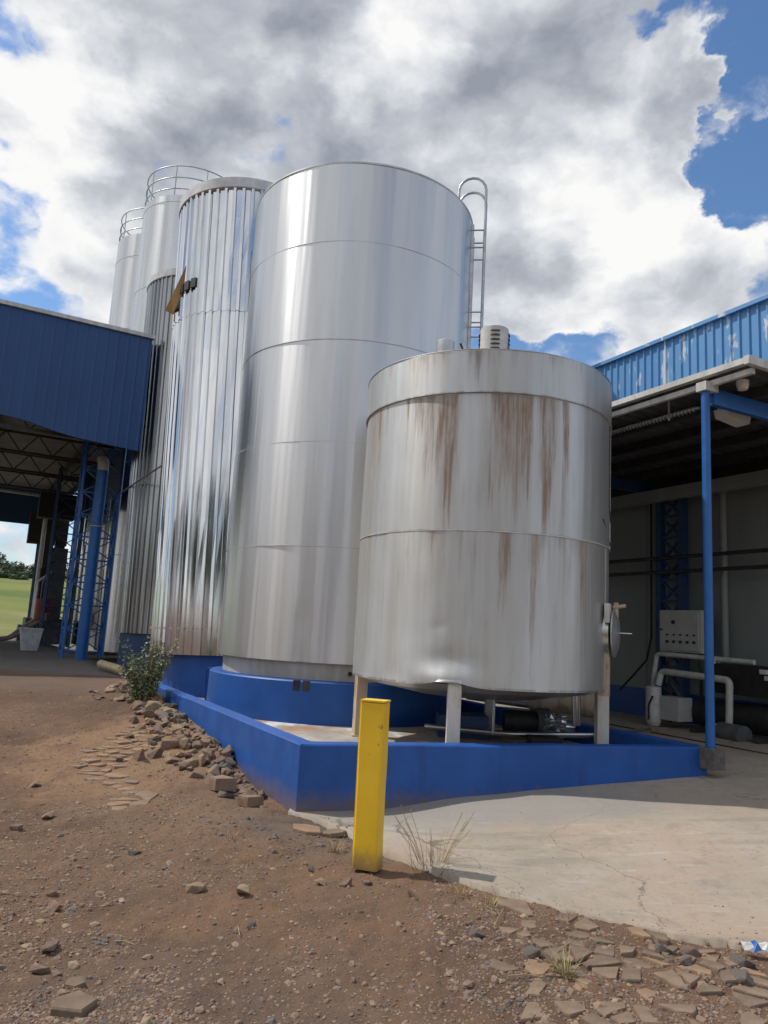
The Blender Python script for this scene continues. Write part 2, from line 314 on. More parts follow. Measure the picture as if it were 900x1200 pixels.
# ------------------------------------------------------------------ object helpers
BASE = {}
class MB:
    def __init__(s): s.v = []; s.f = []; s.sm = []
    def add(s, vs, fs, smooth=False):
        o = len(s.v); s.v += [tuple(v) for v in vs]; s.f += [tuple(i+o for i in f) for f in fs]; s.sm += [smooth]*len(fs); return s
    def box(s, c, size, ax=None):
        """centre, full size, axes (3 vectors)"""
        c = Vector(c); ax = ax or (Vector((1, 0, 0)), Vector((0, 1, 0)), Vector((0, 0, 1)))
        h = [Vector(a)*q/2 for a, q in zip(ax, size)]
        vs = [c+h[0]*i+h[1]*j+h[2]*k for i in (-1, 1) for j in (-1, 1) for k in (-1, 1)]
        fs = [(0, 1, 3, 2), (4, 6, 7, 5), (0, 4, 5, 1), (2, 3, 7, 6), (0, 2, 6, 4), (1, 5, 7, 3)]
        return s.add(vs, fs)
    def bar(s, p, q, w, h=None, up=(0, 0, 1)):
        p = Vector(p); q = Vector(q); d = q-p; L = d.length; d.normalize(); up = Vector(up)
        if abs(d.dot(up)) > .95: up = Vector((0, 1, 0)) if abs(d.y) < .9 else Vector((1, 0, 0))
        sx = d.cross(up).normalized(); u = sx.cross(d)
        return s.box((p+q)/2, (L, w, h or w), (d, sx, u))
    def tube(s, path, r, n=10, cap=True, smooth=True, r2=None):
        P = [Vector(p) for p in path]; m = len(P); ref = None; rings = []
        for i, p in enumerate(P):
            t = (P[min(i+1, m-1)]-P[max(i-1, 0)]).normalized()
            if ref is None:
                a = Vector((0, 0, 1)) if abs(t.z) < .9 else Vector((1, 0, 0)); ref = t.cross(a).normalized()
            else:
                ref = (ref-t*ref.dot(t)).normalized()
            bn = t.cross(ref); rr = r if r2 is None else r+(r2-r)*i/(m-1)
            rings.append([p+(ref*cos(2*pi*k/n)+bn*sin(2*pi*k/n))*rr for k in range(n)])
        vs = [v for rg in rings for v in rg]
        fs = [(i*n+k, i*n+(k+1) % n, (i+1)*n+(k+1) % n, (i+1)*n+k) for i in range(m-1) for k in range(n)]
        s.add(vs, fs, smooth)
        if cap: s.add(rings[0], [tuple(range(n))[::-1]]); s.add(rings[-1], [tuple(range(n))])
        return s
    def lathe(s, c, prof, n=64, smooth=True, a0=0, a1=2*pi):
        full = abs(a1-a0-2*pi) < 1e-6; k = n if full else n+1
        for (r0, z0), (r1, z1) in zip(prof[:-1], prof[1:]):
            vs = []
            for r_, z_ in ((r0, z0), (r1, z1)):
                vs += [(c[0]+r_*cos(a0+(a1-a0)*i/n), c[1]+r_*sin(a0+(a1-a0)*i/n), c[2]+z_) for i in range(k)]
            s.add(vs, [(i, (i+1) % k, k+(i+1) % k, k+i) for i in range(n)], smooth)
        return s
    def prism(s, poly, z0, z1):
        n = len(poly); zf0 = z0 if callable(z0) else (lambda p: z0); zf1 = z1 if callable(z1) else (lambda p: z1)
        vs = [(p[0], p[1], zf0(p)) for p in poly]+[(p[0], p[1], zf1(p)) for p in poly]
        fs = [tuple(range(n))[::-1], tuple(range(n, 2*n))]+[(i, (i+1) % n, n+(i+1) % n, n+i) for i in range(n)]
        return s.add(vs, fs)
    def mesh(s, name, off=(0, 0, 0)):
        me = bpy.data.meshes.new(name); o = off
        me.from_pydata([(v[0]-o[0], v[1]-o[1], v[2]-o[2]) for v in s.v], [], s.f)
        me.polygons.foreach_set('use_smooth', s.sm); me.update(); return me
    def build(s, name, mat, parent=None, weld=False):
        off = BASE.get(parent.name, (0, 0, 0)) if parent else (0, 0, 0)
        me = s.mesh(name, off)
        if mat: me.materials.append(MATS[mat])
        o = bpy.data.objects.new(name, me); COL.objects.link(o)
        if parent: o.parent = parent
        BASE[o.name] = off
        return o
def tag(o, label=None, cat=None, group=None, kind=None):
    if label: o['label'] = label
    if cat: o['category'] = cat
    if group: o['group'] = group
    if kind: o['kind'] = kind
    return o
def thing(name, label, cat, loc, group=None):
    o = bpy.data.objects.new(name, None); COL.objects.link(o); o.location = loc; BASE[o.name] = tuple(loc)
    o.empty_display_size = .2
    return tag(o, label, cat, group)
def solo(mb, name, mat, label, cat, loc, group=None):
    """a thing that is one mesh, its origin at loc"""
    me = mb.mesh(name, loc); me.materials.append(MATS[mat]); o = bpy.data.objects.new(name, me); o.location = loc; COL.objects.link(o)
    return tag(o, label, cat, group)
def copy_tree(o, parent=None):
    c = o.copy(); COL.objects.link(c)
    if parent: c.parent = parent
    for ch in list(o.children): copy_tree(ch, c)
    return c
def inst(me, name, loc, rot=(0, 0, 0), sc=(1, 1, 1), parent=None):
    o = bpy.data.objects.new(name, me); COL.objects.link(o); o.location = loc; o.rotation_euler = rot; o.scale = sc
    if parent: o.parent = parent
    return o
def sst(a, b, t):
    t = min(1, max(0, (t-a)/(b-a))); return t*t*(3-2*t)

# ------------------------------------------------------------------ ground
K0 = (-.60, 6.52); K1 = (3.41, 7.77); K3 = (-3.75, 12.2)
def ground_np(X, Y):
    ss = lambda a, b, t: (lambda q: q*q*(3-2*q))(np.clip((t-a)/(b-a), 0, 1))
    h = .40*ss(6.2, 12, Y)*ss(1.5, -1.0, X-.35*(Y-6))
    # rubble bank along the outside of the left kerb
    dx, dy = K3[0]-K0[0], K3[1]-K0[1]; L = math.hypot(dx, dy); ux, uy = dx/L, dy/L
    t = (X-K0[0])*ux+(Y-K0[1])*uy; d = (X-K0[0])*uy-(Y-K0[1])*ux      # d>0 to the right
    d = -d
    bank = .09*ss(.9, 1.9, t)*ss(7.5, 4.8, t)*np.exp(-(np.maximum(d, 0)/.45)**2)*(d > -.2)
    h = h+bank
    h = h-.30*ss(.1, 1.2, -d*1.0)*ss(-.2, .4, t)*(Y > 6.4)   # under the platform
    hill = ss(36, 140, Y)*8.5+ss(140, 500, Y)*6
    hill = hill*(1+.15*np.sin(X*.02))
    far = np.clip((np.hypot(X, Y)-60)/400, 0, 1)
    return h+hill-.6*far*(Y < 30)
def apron_z(x, y): 
    t = .062*((x+.7)*.85+(y-6.1)*.52)*sst(0, 2.2, y-ap_edge_y(x)) if y < 9 else .062*((x+.7)*.85+(y-6.1)*.52)
    return .012+(sst(0, .2, t)*.03+max(0, t-.03) if t > 0 else 0)*1.0 if t < .34 else .012+.34
def ground(x, y): return float(ground_np(np.array([x]), np.array([y]))[0])+gn(x, y)
def gn(x, y): 
    a = 1.0 if y < 14 else .2
    return a*(.035*mnoise.noise(Vector((x*.8, y*.8, 0)))+.016*mnoise.noise(Vector((x*3.1, y*3.1, 5)))+.007*mnoise.noise(Vector((x*9, y*9, 9))))-.02
def axis(lo, hi, fine0, fine1, step, growth):
    a = list(np.arange(fine0, fine1, step)); s = step; v = a[-1]
    while v < hi: s *= growth; v += s; a.append(v)
    s = step; v = a[0]; b = []
    while v > lo: s *= growth; v -= s; b.append(v)
    return np.array(b[::-1]+a)
xs = axis(-900, 900, -3.6, 2.6, .022, 1.07); ys = axis(-400, 1200, 2.9, 8.6, .022, 1.035)
XX, YY = np.meshgrid(xs, ys); ZZ = ground_np(XX, YY)
def vnoise(X, Y, s, seed):
    r = np.random.RandomState(seed); T = r.rand(256, 256)
    x = X*s; y = Y*s; xi = np.floor(x).astype(int); yi = np.floor(y).astype(int); fx = x-xi; fy = y-yi
    fx = fx*fx*(3-2*fx); fy = fy*fy*(3-2*fy); q = lambda a, b: T[(xi+a) % 256, (yi+b) % 256]
    return (q(0, 0)*(1-fx)+q(1, 0)*fx)*(1-fy)+(q(0, 1)*(1-fx)+q(1, 1)*fx)*fy-.5
near = np.clip((15-YY)/3, .1, 1)*np.clip((40-np.abs(XX))/20, .1, 1)
ZZ += near*(.07*vnoise(XX, YY, .8, 1)+.035*vnoise(XX, YY, 2.7, 2)+.022*vnoise(XX, YY, 7, 3)+.014*vnoise(XX, YY, 17, 4)+.008*vnoise(XX, YY, 34, 5))-.02
def gz(x, y):     # surface height, bilinear
    i = int(np.clip(np.searchsorted(xs, x)-1, 0, len(xs)-2)); j = int(np.clip(np.searchsorted(ys, y)-1, 0, len(ys)-2))
    u = (x-xs[i])/(xs[i+1]-xs[i]); v = (y-ys[j])/(ys[j+1]-ys[j])
    return float((ZZ[j, i]*(1-u)+ZZ[j, i+1]*u)*(1-v)+(ZZ[j+1, i]*(1-u)+ZZ[j+1, i+1]*u)*v)
# apron outline (world xy): starts at the kerb corner, broken outer edge, runs off to the right
AP = [(-.62, 6.50), (-.34, 6.30), (.14, 5.62), (.63, 5.05), (1.0, 4.72), (1.36, 4.46), (1.75, 4.30), (2.16, 4.20), (3.2, 4.02), (9, 3.2)]
def ap_edge_y(x):
    for (a, b), (c, d) in zip(AP[:-1], AP[1:]):
        if a <= x <= c: return b+(d-b)*(x-a)/(c-a)
    return AP[0][1] if x < AP[0][0] else AP[-1][1]
# press the soil below the apron
EY = np.interp(XX, [p[0] for p in AP], [p[1] for p in AP])
m_ = (XX > -.6) & (YY > EY-.02) & (YY < 40)
under = np.clip((YY-EY)/.15, 0, 1)*(XX > -.62)*(YY < 30)
ZZ = ZZ*(1-under)+(-.10)*under
n_, mm = XX.shape[1], XX.shape[0]
V = np.stack([XX.ravel(), YY.ravel(), ZZ.ravel()], 1)
ii = np.arange(mm-1)[:, None]*n_+np.arange(n_-1)[None]
Fq = np.stack([ii, ii+1, ii+n_+1, ii+n_], -1).reshape(-1, 4)
def np_mesh(name, V, F, mat, smooth=True, k=4):
    me = bpy.data.meshes.new(name); me.vertices.add(len(V)); me.vertices.foreach_set('co', V.astype(np.float32).ravel())
    me.loops.add(F.size); me.loops.foreach_set('vertex_index', F.astype(np.int32).ravel())
    me.polygons.add(len(F)); me.polygons.foreach_set('loop_start', np.arange(0, F.size, k, dtype=np.int32))
    me.polygons.foreach_set('use_smooth', np.full(len(F), smooth)); me.update(calc_edges=True); me.validate()
    if mat: me.materials.append(MATS[mat])
    o = bpy.data.objects.new(name, me); COL.objects.link(o); return o
tag(np_mesh('dirt_ground', V, Fq, 'dirt'), kind='structure', label='red brown dirt yard running back to a grassy hill')

# apron slab grid
gx = np.concatenate([np.arange(-.66, 3.0, .025), np.arange(3.0, 9.0, .1)]); rows = []
vs = []; fs = []; T = 60
for i, xx in enumerate(gx):
    e = ap_edge_y(xx)+.05*mnoise.noise(Vector((xx*4, 0, 3)))+.035*mnoise.noise(Vector((xx*15, 0, 3)))+.02*mnoise.noise(Vector((xx*31, 0, 3)))
    for j in range(T+1):
        yy = e+(13-e)*(j/T)**1.3
        vs.append((xx, yy, apron_z(xx, yy)+.006*mnoise.noise(Vector((xx*2, yy*2, 0)))))
    yy = e-.01; vs.append((xx, yy, apron_z(xx, yy)-.09))
S = T+2
for i in range(len(gx)-1):
    for j in range(T): fs.append((i*S+j, (i+1)*S+j, (i+1)*S+j+1, i*S+j+1))
    fs.append((i*S+T+1, (i+1)*S+T+1, (i+1)*S, i*S))
ap = MB().add(vs, fs, True).build('concrete_apron', 'apron'); tag(ap, kind='structure', label='pale worn concrete apron sloping up to the blue kerb')

# ------------------------------------------------------------------ platform inside the blue kerb
Ar = Vector((-.454, .891, 0)); Br = Vector((.891, .454, 0)); Z = Vector((0, 0, 1))
GO = Vector((3.44, 7.75, 0))
def rp(a, b, z): return GO+Ar*a+Br*b+Z*z
def off(p, q, d):   # shift of the line pq to its left by d -> direction
    v = Vector((q[0]-p[0], q[1]-p[1])).normalized(); return Vector((-v.y, v.x))*d
K2 = (K1[0]+Ar.x*7, K1[1]+Ar.y*7)
pf = thing('blue_kerb', 'low blue painted concrete kerb wall around the tank platform', 'kerb wall', (-.6, 6.52, 0))
th = .17
def wall_seg(p, q, z0, z1, name='kerb_wall', e0=0, e1=0, n=12):
    p = Vector(p); q = Vector(q); d = (q-p).normalized(); nr = Vector((-d.y, d.x)); p = p-d*e0; q = q+d*e1
    b = MB(); o1 = []; o2 = []
    for i in range(n+1):
        c = p+(q-p)*i/n; w = .008*mnoise.noise(Vector((c.x*2.5, c.y*2.5, 0)))
        o1.append(c-nr*w*0); o2.append(c+nr*(th+w))
    vs = []
    ch = .012
    for i in range(n+1):
        a, c = o1[i], o2[i]; zt = z1+.008*mnoise.noise(Vector((a.x*2.5, a.y*2.5, 7)))
        vs += [(a.x, a.y, z0), (a.x, a.y, zt-ch), (a.x+nr.x*ch, a.y+nr.y*ch, zt), (c.x-nr.x*ch, c.y-nr.y*ch, zt), (c.x, c.y, zt-ch), (c.x, c.y, z0)]
    fs = []
    for i in range(n):
        for j in range(5): fs.append((i*6+j, (i+1)*6+j, (i+1)*6+j+1, i*6+j+1))
    fs += [(5, 4, 3, 2, 1, 0), tuple(n*6+j for j in range(6))]
    b.add(vs, fs); return b.build(name, 'blue_kerb', pf)
wall_seg(K0, K1, -.15, .56)                          # front
wall_seg(K3, K0, -.1, .56, e1=-.001)                  # left
# mitre the corner: the left wall's inner side meets the front wall; right wall
wall_seg((K1[0]-.001, K1[1]+.17), (K2[0], K2[1]), .0, .56)
fl = MB(); poly = [(K0[0]+.12, K0[1]+.12), (K1[0]-.10, K1[1]+.10), (K2[0]-.1, K2[1]), (-1, 16), (K3[0]+.1, K3[1]+.05)]
fl.prism(poly, -.1, .33); tag(fl.build('platform_floor', 'concrete_floor'), kind='structure', label='stained concrete floor inside the blue kerb')

# ------------------------------------------------------------------ tanks
def ring_strip(b, r, z, w=.012, pr=.006, n=128):
    b.lathe((0, 0, 0), [(r-.002, z-w), (r+pr, z-w*.7), (r+pr, z+w*.7), (r-.002, z+w)], n)
def local_thing(name, label, cat, loc, tilt=0):
    t = thing(name, label, cat, loc); BASE[t.name] = (0, 0, 0)
    if tilt: t.rotation_euler = (0, tilt, 0)
    return t
# big smooth silo
bc = (-.58, 11.5); R_ = 1.797
bt = local_thing('steel_silo', 'tall smooth shiny steel silo with a ladder, largest tank in the middle', 'silo', (bc[0], bc[1], 0))
zb = [1.09, 2.60, 4.03, 5.49, 6.95, 8.17]
for i in range(5):
    r = R_+.004*(i % 2); b = MB()
    N = 144; vs = []; H = 10
    for j in range(H+1):
        zz_ = zb[i]+(zb[i+1]-zb[i])*j/H
        for k in range(N):
            a = 2*pi*k/N; rr = r+.006*mnoise.noise(Vector((cos(a)*2.2, sin(a)*2.2, zz_*.5+i*9)))
            # dents low on the front
            if i == 0:
                for (da, dz, am) in ((-1.79, 1.5, -.02), (-1.79, 1.3, -.018), (-1.8, 1.72, -.01), (-1.78, 1.12, -.03)):
                    rr += am*math.exp(-((a-2*pi-da)/.03)**2-((zz_-dz)/.06)**2)
            vs.append((rr*cos(a), rr*sin(a), zz_))
    fs = [(j*N+k, j*N+(k+1) % N, (j+1)*N+(k+1) % N, (j+1)*N+k) for j in range(H) for k in range(N)]
    b.add(vs, fs, True).build('cladding_band', 'steel_big', bt)
    if i:
        b = MB(); ring_strip(b, R_+.004, zb[i], .006, .002); b.build('seam_strip', 'galv_pale', bt)
b = MB(); b.lathe((0, 0, 0), [(R_+.003, 8.15), (R_+.006, 8.155), (R_+.006, 8.18), (R_, 8.185)], 128); b.build('rim', 'cap_steel', bt)
b = MB(); b.lathe((0, 0, 0), [(R_, 8.18), (.3, 8.42), (.0, 8.44)], 96); b.build('roof', 'cap_steel', bt)
b = MB(); b.lathe((0, 0, 0), [(1.70, .80), (1.72, 1.12), (1.60, 1.13)], 96); b.build('skirt', 'skirt', bt)
b = MB(); b.lathe((0, 0, 0), [(R_+.0, 1.092), (1.70, 1.095)], 96); b.build('cladding_lip', 'dark_steel', bt)
a = -1.42; b = MB(); b.tube([(1.70*cos(a), 1.70*sin(a), .97), (1.735*cos(a), 1.735*sin(a), .97)], .028, 16); b.build('drain_hole', 'black', bt)
# rivets down the front
for zz_ in (1.95, 1.72, 1.5, 1.3):
    b = MB(); b.lathe((R_*cos(-1.79), R_*sin(-1.79), zz_), [(.02, -.006), (.015, .006), (0, .008)], 10)
# ladder at the right side
la = local_thing('ladder', 'steel access ladder with hooped handrails on the right side of the tall smooth silo', 'ladder', (bc[0], bc[1], 0))
aL = radians(-8)
er = Vector((cos(aL), sin(aL), 0)); et = Vector((-sin(aL), cos(aL), 0))
rails = []
for s in (-.2, .2):
    base_ = er*(R_+.20)+et*s
    pth = [base_+Z*4.3, base_+Z*8.7]
    for k in range(1, 9):
        q = pi*k/8; pth.append(base_+Z*(8.7+.22*sin(q))+er*(-.22*(1-cos(q))))
    pth.append(base_-er*.44+Z*8.2)
    b = MB(); b.tube(pth, .022, 8); b.build('rail', 'galv', la)
zr = 4.4
while zr < 8.65:
    b = MB(); b.tube([er*(R_+.20)-et*.2+Z*zr, er*(R_+.20)+et*.2+Z*zr], .013, 6); b.build('rung', 'galv', la); zr += .3
for zr in (5.2, 6.35, 6.6, 7.7, 8.0):
    for s in (-.2, .2):
        b = MB(); b.bar(er*(R_-.01)+et*s+Z*zr, er*(R_+.2)+et*s+Z*zr, .03, .012); b.build('bracket', 'galv', la)
for s in (-.2, .2):
    b = MB(); b.bar(er*(R_+.012)+et*s+Z*4.3, er*(R_+.012)+et*s+Z*8.1, .035, .012); b.build('wall_strap', 'galv', la)
# blue plinth under it
pl = thing('round_plinth', 'round blue concrete plinth carrying the tall smooth silo', 'plinth', (bc[0], bc[1], .33)); BASE[pl.name] = (bc[0], bc[1], 0)
pl.location = (bc[0], bc[1], 0)
b = MB(); b.lathe((bc[0], bc[1], 0), [(1.90, .30), (1.89, .845), (1.875, .86), (1.62, .872)], 128); b.build('plinth_body', 'blue_plinth', pl)
for dx in (0, .12):
    a = -1.79+dx*.55; u = Vector((cos(a), sin(a), 0)); t_ = Vector((-sin(a), cos(a), 0)); c = Vector((bc[0], bc[1], 0))+u*1.885
    b = MB(); b.box(c+Z*.80, (.02, .09, .13), (u, t_, Z)); b.build('recess_shade', 'black' if dx == 0 else 'dark_steel', pl)  # dark plates paint the shade inside an open recess in the plinth
a = radians(-171); u = Vector((cos(a), sin(a), 0)); t_ = Vector((-sin(a), cos(a), 0)); c = Vector((bc[0], bc[1], 0))+u*1.9
b = MB(); b.box(c+Z*.62, (.05, .07, .5), (u, t_, Z)); b.tube([c+u*.03+Z*.45, c+u*.05+Z*.85], .015, 6); b.build('anchor_bracket', 'blue_plinth', pl)

# small rusty tank on legs
sc = (1.17, 8.6); Rs = 1.425
st = local_thing('storage_tank', 'shorter rust streaked steel tank standing on four posts in front', 'tank', (sc[0], sc[1], 0))
def shell(z0, z1, r, H, bottom=False, mat='steel_small', name='cladding_band'):
    N = 160; vs = []
    for j in range(H+1):
        for k in range(N):
            a = 2*pi*k/N; zz_ = z0+(z1-z0)*j/H
            rr = r+.010*mnoise.noise(Vector((cos(a)*1.8, sin(a)*1.8, zz_*.9)))+.004*mnoise.noise(Vector((cos(a)*6, sin(a)*6, zz_*3)))
            if bottom:
                da = (a-2*pi+1.90); e = math.exp(-(da/.15)**2)
                if j == 0: zz_ += .055*e
                rr += .045*e*math.exp(-((zz_-1.13)/.10)**2)-.012*math.exp(-(da/.20)**2)*math.exp(-((zz_-1.30)/.09)**2)
                rr += .012*math.exp(-((zz_-1.05)/.05)**2)*mnoise.noise(Vector((cos(a)*5, sin(a)*5, 1)))
                da2 = a-2*pi+1.98; rr += -.008*math.exp(-(da2/.03)**2-((zz_-1.62)/.04)**2)
            vs.append((rr*cos(a), rr*sin(a), zz_))
    fs = [(j*N+k, j*N+(k+1) % N, (j+1)*N+(k+1) % N, (j+1)*N+k) for j in range(H) for k in range(N)]
    return MB().add(vs, fs, True).build(name, mat, st)
shell(1.05, 2.57, Rs, 40, True); shell(2.57, 3.99, Rs+.002, 12); shell(3.985, 4.44, Rs+.014, 4, name='top_band')
b = MB(); b.lathe((0, 0, 0), [(Rs+.0215, 3.986), (Rs+.004, 3.984)], 128); b.build('drip_edge', 'galv_pale', st)
b = MB(); ring_strip(b, Rs+.002, 2.57, .007, .009); b.build('seam_strip', 'galv_pale', st)
b = MB(); b.lathe((0, 0, 0), [(Rs+.014, 4.438), (Rs+.018, 4.442), (Rs+.017, 4.448), (Rs-.01, 4.45), (.2, 4.58), (0, 4.58)], 128); b.build('roof', 'cap_steel', st)
b = MB(); b.lathe((0, 0, 0), [(Rs-.012, 1.075), (1.25, 1.0), (.7, .90), (.1, .86), (0, .86)], 96); b.build('dished_bottom', 'steel_plain', st)
for deg in (-30, 2, 60, 120):    # lapped vertical sheet joints
    a = radians(deg); 
    for z0, z1, r in ((1.10, 2.56, Rs+.004), (2.59, 3.97, Rs+.008)):
        aa = a+(.25 if z0 > 2 else 0); u = Vector((cos(aa), sin(aa), 0)); t_ = Vector((-sin(aa), cos(aa), 0))
        b = MB(); b.box(u*(r-.002)+Z*(z0+z1)/2, (.008, .010, z1-z0), (u, t_, Z)); b.build('vertical_lap', 'steel_small', st)
for i, deg in enumerate((167, -107, -13, 75)):
    a = radians(deg); u = Vector((cos(a), sin(a), 0)); t_ = Vector((-sin(a), cos(a), 0)); w = .125
    ax = (Vector((1, 0, 0)), Vector((0, 1, 0)), Z) if i != 0 else (Vector((cos(.3), sin(.3), 0)), Vector((-sin(.3), cos(.3), 0)), Z)
    b = MB(); ctr = u*1.36
    zt = 1.09 if i == 1 else 1.06
    h = w/2; vs = []
    for zq, e in ((.33, 0), (zt, 0)):
        for (sx, sy) in ((-1, -1), (-.8, -1), (.8, -1), (1, -1), (1, 1), (-1, 1)): vs.append(ctr+ax[0]*sx*h+ax[1]*sy*h+Z*zq)
    b.box(ctr+Z*(.33+zt)/2, (w, w, zt-.33), ax)
    o = b.build('leg', 'leg_cream' if i == 0 else 'leg_white', st)
    b = MB(); b.box(ctr+Z*.338, (.2, .2, .015), ax); b.build('foot_plate', 'leg_cream', o)
# roof fittings
def roof_item(px, py, r, z0, z1, name, mat):
    b = MB(); b.lathe((px, py, 0), [(r, z0), (r, z1-.01), (r-.01, z1), (0, z1+.005)], 32); return b.build(name, mat, st)
o = roof_item(-.60, -.92, .10, 4.55, 4.70, 'vent_cap', 'galv')
b = MB(); b.lathe((-.60, -.92, 0), [(.07, 4.4), (.07, 4.56)], 20); b.build('vent_neck', 'dark_steel', o)
b = MB(); b.tube([(-.43, -1.14, 4.44), (-.43, -1.14, 4.53), (-.46, -1.14, 4.60)], .012, 6); b.lathe((-.43, -1.14, 4.46), [(.04, 0), (.02, .05), (0, .05)], 12); b.build('sensor', 'black', st)
vx, vy = .04, -.15
o = roof_item(vx, vy, .17, 4.4, 5.20, 'louvred_vent', 'pipe_white')
for k in range(7):
    for da in (-1.65, -.15, 1.3, 2.9):
        zc = 4.80+k*.055; bb = MB(); q = .30
        bb.lathe((vx, vy, zc), [(.172, -.012), (.188, -.014), (.188, -.008), (.172, .010)], 8, True, da-q, da+q); bb.build('louvre', 'dark_steel', o)
# side manway on the right
ah = radians(-25); u = Vector((cos(ah), sin(ah), 0)); t_ = Vector((-sin(ah), cos(ah), 0))
mh = u*(Rs-.02)+Z*1.66
b = MB()
def disc(b, c, ax, r, t, n=32, dome=0.):
    s1 = Vector((0, 0, 1)); s2 = ax.cross(s1).normalized()
    pr = [(0, 0), (r, 0), (r, t), (r*.6, t+dome*.75), (0, t+dome)]
    rings = [[c+ax*h+(s1*cos(2*pi*k/n)+s2*sin(2*pi*k/n))*rr for k in range(n)] for rr, h in pr]
    for A_, B_ in zip(rings[:-1], rings[1:]): b.add(A_+B_, [(i, (i+1) % n, n+(i+1) % n, n+i) for i in range(n)], True)
disc(b, mh, u, .24, .06); b.build('manway_neck', 'steel_plain', st)
b = MB(); disc(b, mh+u*.085, u, .26, .015, 36, .045); lid = b.build('manway_lid', 'cap_steel', st)
b = MB(); b.tube([mh+u*.11, mh+u*.27], .009, 6); b.build('lid_handle', 'steel_plain', lid)
b = MB(); b.box(mh+u*.00-t_*.05-Z*.33, (.10, .09, .66), (u, t_, Z)); b.build('support_channel', 'leg_cream', st)
b = MB(); b.box(u*(Rs+.03)-t_*.20+Z*1.86, (.05, .15, .2), (u, t_, Z)); b.build('hinge_box', 'pipe_white', st)
b = MB(); b.box(u*(Rs+.09)+t_*.0+Z*1.90, (.04, .08, .16), (u, t_, Z)); b.tube([u*(Rs+.06)-t_*.03+Z*1.93, u*(Rs+.19)-t_*.03+Z*1.95], .02, 8); b.build('hinge_arm', 'leg_cream', st)
# level gauge recess line on the right of the small tank
b = MB(); a2 = radians(-40)
for k, (q0, q1) in enumerate([((-.42, 3.95), (-.42, 3.0)), ((-.42, 3.0), (-.30, 2.88)), ((-.62, 2.85), (-.30, 2.62))]):
    p = [(cos(q0[0])*(Rs+.01), sin(q0[0])*(Rs+.01), q0[1]), (cos(q1[0])*(Rs+.01), sin(q1[0])*(Rs+.01), q1[1])]; b.tube(p, .006, 5)
b.build('gauge_wire', 'dark_steel', st)

# ribbed tanks
def ribbed_tank(name, label, loc, R, z0, z1, ribs, per, mat, tilt, cap_h=.17, z_split=None):
    t = local_thing(name, label, 'silo', loc, tilt); ns = ribs//per; pitch = 2*pi/ribs; dep = .035
    tiers = [(z0, z1)] if not z_split else [(z0, z_split), (z_split-.03, z1)]
    for ti, (za, zb_) in enumerate(tiers):
        for i in range(ns):
            rr0 = rng.uniform(-.006, .006); tl = rng.uniform(-.012, .012); b = MB(); vs = []
            H = 8
            prof = []
            for j in range(per):
                a0 = (i*per+j)*pitch
                prof += [(a0, 0), (a0+pitch*.50, 0), (a0+pitch*.60, dep), (a0+pitch*.90, dep)]
            prof.append(((i+1)*per*pitch, 0))
            for h in range(H+1):
                f = h/H; zz_ = za+(zb_-za)*f
                for (a, d) in prof:
                    r = R+rr0+tl*(f-.5)+d+.008*ti+.006*mnoise.noise(Vector((cos(a)*4, sin(a)*4, zz_*1.2+ti*5)))
                    vs.append((r*cos(a), r*sin(a), zz_))
            n = len(prof)
            fs = [(h*n+k, h*n+k+1, (h+1)*n+k+1, (h+1)*n+k) for h in range(H) for k in range(n-1)]
            b.add(vs, fs, False).build('ribbed_sheet', mat, t)
    b = MB(); b.lathe((0, 0, 0), [(R-.03, z0+.01), (R-.03, z1-.01), (R*.3, z1), (0, z1)], 64); b.build('inner_shell', 'dark_steel', t)
    b = MB(); b.lathe((0, 0, 0), [(R-.02, z1-.02), (R+.055, z1-.02), (R+.06, z1-.01), (R+.06, z1+cap_h), (R+.04, z1+cap_h+.01), (.3, z1+cap_h+.25), (0, z1+cap_h+.25)], 96)
    b.build('rim_cap', 'galv_pale', t)
    return t
rt = ribbed_tank('ribbed_silo', 'tall bright ribbed steel silo left of the smooth silo', (-2.62, 13.4, 0), 1.28, 1.0, 9.2, 52, 4, 'steel_ribbed', radians(-1.9), z_split=6.9)
for k in range(26):
    a = radians(180+k*7.2)
    b = MB(); u = Vector((cos(a), sin(a), 0)); b.box(u*1.325+Z*1.42, (.02, .02, .03), (u, Vector((-sin(a), cos(a), 0)), Z)); b.build('rivet', 'galv_pale', rt)
p2 = thing('round_plinth', 'round blue concrete plinth under the bright ribbed silo', 'plinth', (-2.52, 13.4, 0))
b = MB(); b.lathe((-2.52, 13.4, 0), [(1.20, .2), (1.20, 1.02), (.9, 1.03)], 96); b.build('plinth_body', 'blue_plinth', p2)
st2 = ribbed_tank('ribbed_silo', 'shorter dull ribbed silo behind the bright ribbed one, beside the blue fascia', (-5.32, 20, 0), 1.5, 1.15, 10.62, 60, 4, 'steel_dull_shed_tone', radians(-1.0))
p3 = thing('round_plinth', 'dark blue round plinth under the dull ribbed silo, left of the weed', 'plinth', (-5.3, 20, 0))
b = MB(); b.lathe((-5.3, 20, 0), [(1.45, .1), (1.45, 1.14), (1.0, 1.15)], 96); b.build('plinth_body', 'blue_dark_steel', p3)

